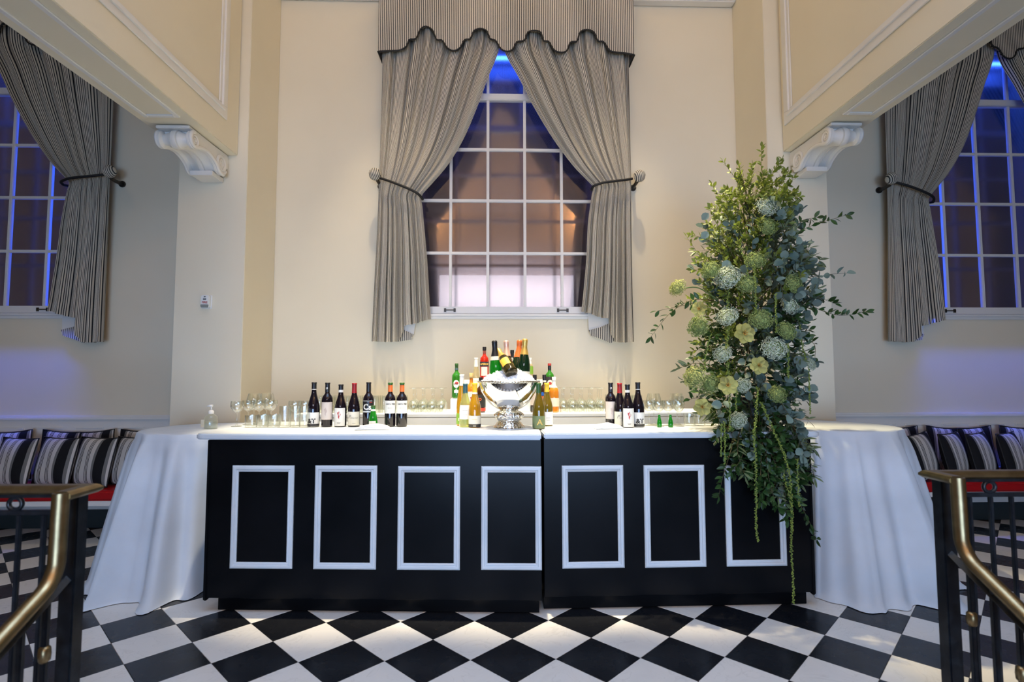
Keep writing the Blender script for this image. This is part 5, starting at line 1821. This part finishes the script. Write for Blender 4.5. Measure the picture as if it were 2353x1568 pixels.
def lscore(it):
    k, M = it
    p = M.translation
    v = p - CP
    dep = v.dot(_f)
    px, py = 1176.5 + FPX * v.dot(RR) / dep, 784 - FPX * v.dot(UU) / dep
    cx, hw = interp(ENVC, py), interp(ENVH, py)
    edge = abs(px - cx) / max(hw, 15)
    area = LSZ[k][0] * LSZ[k][1] / (dep * dep)
    return area * (1.0 + 0.9 * min(edge, 1.4)) * (2.6 if p.y < 3.36 else 1.0)


order = sorted(range(len(leaves)), key=lambda i: -lscore(leaves[i]))
for i in order[:300]:
    k, M = leaves[i]
    o = link('leaf', LME[k], None, arr)
    o.matrix_local = inv_o @ M
for k in LM:
    v0, f0 = LG[k]
    V, F = [], []
    for i in order[300:]:
        if leaves[i][0] != k: continue
        M = inv_o @ leaves[i][1]
        b = len(V)
        V += [tuple(M @ Vector(q)) for q in v0]
        F += [tuple(b + j for j in q) for q in f0]
    me = bpy.data.meshes.new('foliage'); me.from_pydata(V, [], F); me.materials.append(LM[k])
    me.polygons.foreach_set('use_smooth', [True] * len(me.polygons))
    link('foliage', me, None, arr)['kind'] = 'stuff'
stems.v = [tuple(Vector(q) - ORG) for q in stems.v]
obj('stems', stems, leaf_mat('stem_green', (0.10, 0.075, 0.03), 0.0), arr, smooth=True, fix=False)['kind'] = 'stuff'
obj('vase', MB().lathe([(0.085, 0), (0.095, 0.004), (0.10, 0.16), (0.09, 0.20), (0.085, 0.20), (0.09, 0.15), (0.08, 0.01)], 24), iron_black, arr, smooth=True, angle=50)

# lacy umbel heads
def umbel(seed, n=430):
    r_ = random.Random(seed)
    V, F = [], []
    for k in range(n):
        t = (k + 0.5) / n
        ph = k * 2.39996
        th = math.acos(1 - t * 0.92)
        d = Vector((math.sin(th) * math.cos(ph), math.sin(th) * math.sin(ph), math.cos(th) * 0.72))
        d = Vector((d.x, d.y, d.z * 0.82)) * (1 + r_.uniform(-0.20, 0.06)) * (1 + 0.10 * math.sin(3.1 * d.x * 3 + seed) * math.cos(2.7 * d.y * 3 + 2 * seed))
        s = r_.uniform(0.050, 0.085)
        nrm = d.normalized()
        a = nrm.cross(Vector((r_.random(), r_.random(), r_.random()))).normalized(); b = nrm.cross(a)
        base = len(V)
        V += [tuple(d + nrm * s * 0.6), tuple(d + a * s), tuple(d + b * s), tuple(d - a * s), tuple(d - b * s), tuple(d - nrm * s * 0.6)]
        for i in range(4):
            j = (i + 1) % 4
            F += [(base, base + 1 + i, base + 1 + j), (base + 5, base + 1 + j, base + 1 + i)]
    me = bpy.data.meshes.new('florets'); me.from_pydata(V, [], F)
    m2 = MB()
    m2.lathe([(0.06, -0.30), (0.40, -0.18), (0.66, 0.0), (0.72, 0.10), (0.60, 0.28), (0.40, 0.40), (0.15, 0.46)], 14)
    for k in range(22):
        ph = k * 2.39996; th = math.acos(1 - (k + 0.5) / 22 * 0.9)
        m2.tube([(0, 0, -0.55), (math.sin(th) * math.cos(ph) * 0.9, math.sin(th) * math.sin(ph) * 0.9, math.cos(th) * 0.62)], [0.02, 0.012], 4)
    return me, m2.mesh('umbel_stalks', fix=False)


UM = {}
stalk = leaf_mat('umbel_stalk', (0.22, 0.30, 0.10), 0.2)
for nm, c, sd in (('white', (0.62, 0.68, 0.52), 1), ('green', (0.34, 0.42, 0.14), 2), ('yellow', (0.56, 0.58, 0.20), 3)):
    a, b = umbel(sd)
    a.materials.append(leaf_mat('umbel_' + nm, c, 0.25, 0.7)); b.materials.append(stalk)
    UM[nm] = (a, b)
HEADS = [(1760, 478, 26, 'white', 3.36), (1762, 522, 24, 'green', 3.34), (1672, 640, 30, 'white', 3.26), (1634, 622, 22, 'green', 3.28), (1736, 600, 24, 'green', 3.28), (1822, 655, 25, 'green', 3.32), (1672, 729, 26, 'white', 3.22),
         (1606, 752, 26, 'green', 3.28), (1748, 736, 28, 'green', 3.20), (1812, 703, 24, 'white', 3.32), (1777, 803, 31, 'white', 3.19), (1806, 762, 24, 'green', 3.26), (1661, 815, 22, 'white', 3.22), (1597, 868, 28, 'yellow', 3.26),
         (1632, 884, 24, 'green', 3.26), (1707, 887, 19, 'white', 3.20), (1785, 907, 22, 'green', 3.22), (1696, 967, 21, 'white', 3.21), (1862, 838, 15, 'white', 3.38), (1558, 663, 22, 'yellow', 3.30), (1716, 655, 24, 'green', 3.26), (1812, 492, 16, 'green', 3.5)]
for k, (px, py, r, c, y) in enumerate(HEADS):
    p = atY(px, py, y)
    h = thing('umbel_flower', None, None); h.parent = arr
    for kk in ('label', 'category', 'group'):
        if kk in h: del h[kk]
    h['label'] = {'white': 'lacy greenish white flower head', 'green': 'lacy green flower head', 'yellow': 'lacy yellow green flower head'}[c]
    d = Vector(((p.x - FX) * 1.6, -0.8, 0.25 + 0.3 * rg.random())).normalized()
    s = r * y / FPX
    h.matrix_local = Matrix.Translation(p - ORG) @ d.to_track_quat('Z', 'Y').to_matrix().to_4x4() @ Matrix.Diagonal((s, s, s, 1))
    link('florets', UM[c][0], None, h)['kind'] = 'stuff'
    link('stalks', UM[c][1], None, h)['kind'] = 'stuff'
# stalk of the flower standing out on the left
sb = MB().tube([tuple(q - ORG) for q in catmull([atY(1570, 663, 3.31), atY(1605, 662, 3.34), atY(1650, 690, 3.42)], 6)], 0.004, 6)
obj('flower_stalk', sb, stalk, arr, smooth=True)

# open six-petal flowers
pm = MB()
pm.grid(lambda u, v: (v * 1.0, (u - 0.5) * 2 * 0.47 * (math.sin(pi * min(1, v * 0.90 + 0.05)) ** 0.62), 0.42 * v - 0.30 * v * v + 0.9 * ((u - 0.5) * 2) ** 2 * 0.14), 6, 7)
petal_me = pm.mesh('petal', smooth=True, fix=False)
petal_mat = leaf_mat('pale_petal', (0.50, 0.48, 0.15), 0.3, 0.6)
petal_me.materials.append(petal_mat)
st = MB()
for k in range(6):
    a = 2 * pi * k / 6 + 0.3
    st.tube([(0, 0, 0), (0.12 * math.cos(a), 0.12 * math.sin(a), 0.25), (0.22 * math.cos(a), 0.22 * math.sin(a), 0.42)], [0.03, 0.022, 0.035], 5)
st_me = st.mesh('stamens', smooth=True); st_me.materials.append(leaf_mat('stamen_orange', (0.62, 0.30, 0.04), 0.1))
for px, py, r, y, dx in ((1607, 711, 17, 3.22, -0.7), (1709, 767, 23, 3.15, 0.0), (1743, 841, 20, 3.15, -0.1), (1672, 886, 21, 3.17, -0.2), (1613, 936, 19, 3.20, -0.15)):
    p = atY(px, py, y)
    h = thing('open_flower', None, None); h.parent = arr
    h['label'] = 'open pale yellow six-petal flower'
    d = Vector((dx, -1, 0.12)).normalized()
    s = r * y / FPX * 1.08
    h.matrix_local = Matrix.Translation(p - ORG) @ d.to_track_quat('Z', 'Y').to_matrix().to_4x4() @ Matrix.Diagonal((s, s, s, 1))
    for k in range(6):
        link('petal', petal_me, None, h, (0, 0, 0), (0, 0, 2 * pi * k / 6 + 0.2))
    link('stamens', st_me, None, h)

# hanging amaranthus tassels: strings of bead clusters
am = leaf_mat('amaranthus_green', (0.30, 0.38, 0.07), 0.2, 0.7)
STR = [([(1741, 890, 3.20), (1737, 960, 3.185), (1733, 1000, 3.18), (1736, 1060, 3.18), (1738, 1150, 3.18), (1737, 1200, 3.18), (1742, 1245, 3.18)], 0.0135), ([(1750, 925, 3.2), (1775, 985, 3.185), (1800, 1040, 3.18), (1815, 1100, 3.18), (1820, 1180, 3.18), (1818, 1250, 3.18), (1822, 1320, 3.18), (1823, 1388, 3.18)], 0.012),
       ([(1658, 975, 3.2), (1657, 1050, 3.2)], 0.007), ([(1665, 970, 3.2), (1666, 1020, 3.2), (1665, 1068, 3.2)], 0.008), ([(1676, 640, 3.24), (1673, 690, 3.22), (1672, 730, 3.21)], 0.016), ([(1675, 750, 3.2), (1670, 800, 3.2), (1674, 865, 3.19)], 0.016),
       ([(1730, 590, 3.26), (1735, 650, 3.22), (1737, 722, 3.2)], 0.012), ([(1782, 675, 3.24), (1784, 765, 3.22)], 0.010), ([(1832, 1055, 3.2), (1834, 1120, 3.2), (1837, 1165, 3.2)], 0.010), ([(1858, 840, 3.36), (1860, 900, 3.36), (1862, 952, 3.36)], 0.007),
       ([(1836, 735, 3.34), (1843, 790, 3.32), (1852, 830, 3.32)], 0.009), ([(1810, 790, 3.24), (1812, 870, 3.22)], 0.012), ([(1677, 890, 3.19), (1677, 990, 3.19)], 0.009), ([(1692, 900, 3.19), (1691, 945, 3.19)], 0.009), ([(1698, 565, 3.28), (1712, 600, 3.26), (1720, 640, 3.25)], 0.012), ([(1632, 770, 3.26), (1620, 830, 3.25), (1622, 850, 3.25)], 0.011), ([(1800, 1090, 3.19), (1818, 1160, 3.18), (1820, 1220, 3.18)], 0.013)]
for pp, r in STR:
    P = catmull([atY(*q) for q in pp], 8)
    V, F = [], []
    L = sum((P[i + 1] - P[i]).length for i in range(len(P) - 1))
    n = max(40, int(L / 0.0030))
    for k in range(n):
        q = k / n * (len(P) - 1); i = int(q)
        c = P[i].lerp(P[i + 1], q - i)
        lump = 0.55 + 0.45 * abs(math.sin(k * 0.21 + 1.3)) * (1 - 0.45 * k / n)
        a = rg.uniform(0, 2 * pi); rr = r * lump * rg.uniform(0.3, 0.9)
        c = c + Vector((math.cos(a) * rr, math.sin(a) * rr, 0)) - ORG
        s = rg.uniform(0.0030, 0.0052)
        b = len(V)
        V += [(c.x, c.y, c.z + s), (c.x + s, c.y, c.z), (c.x, c.y + s, c.z), (c.x - s, c.y, c.z), (c.x, c.y - s, c.z), (c.x, c.y, c.z - s)]
        for w in range(4):
            j = (w + 1) % 4
            F += [(b, b + 1 + w, b + 1 + j), (b + 5, b + 1 + j, b + 1 + w)]
    me = bpy.data.meshes.new('amaranthus_tassel'); me.from_pydata(V, [], F); me.materials.append(am)
    o = link('amaranthus_tassel', me, None, arr); o['kind'] = 'stuff'
    sm = MB().tube([tuple(p - ORG) for p in P], 0.0016, 4)
    obj('stalk', sm, stalk, o, fix=False)
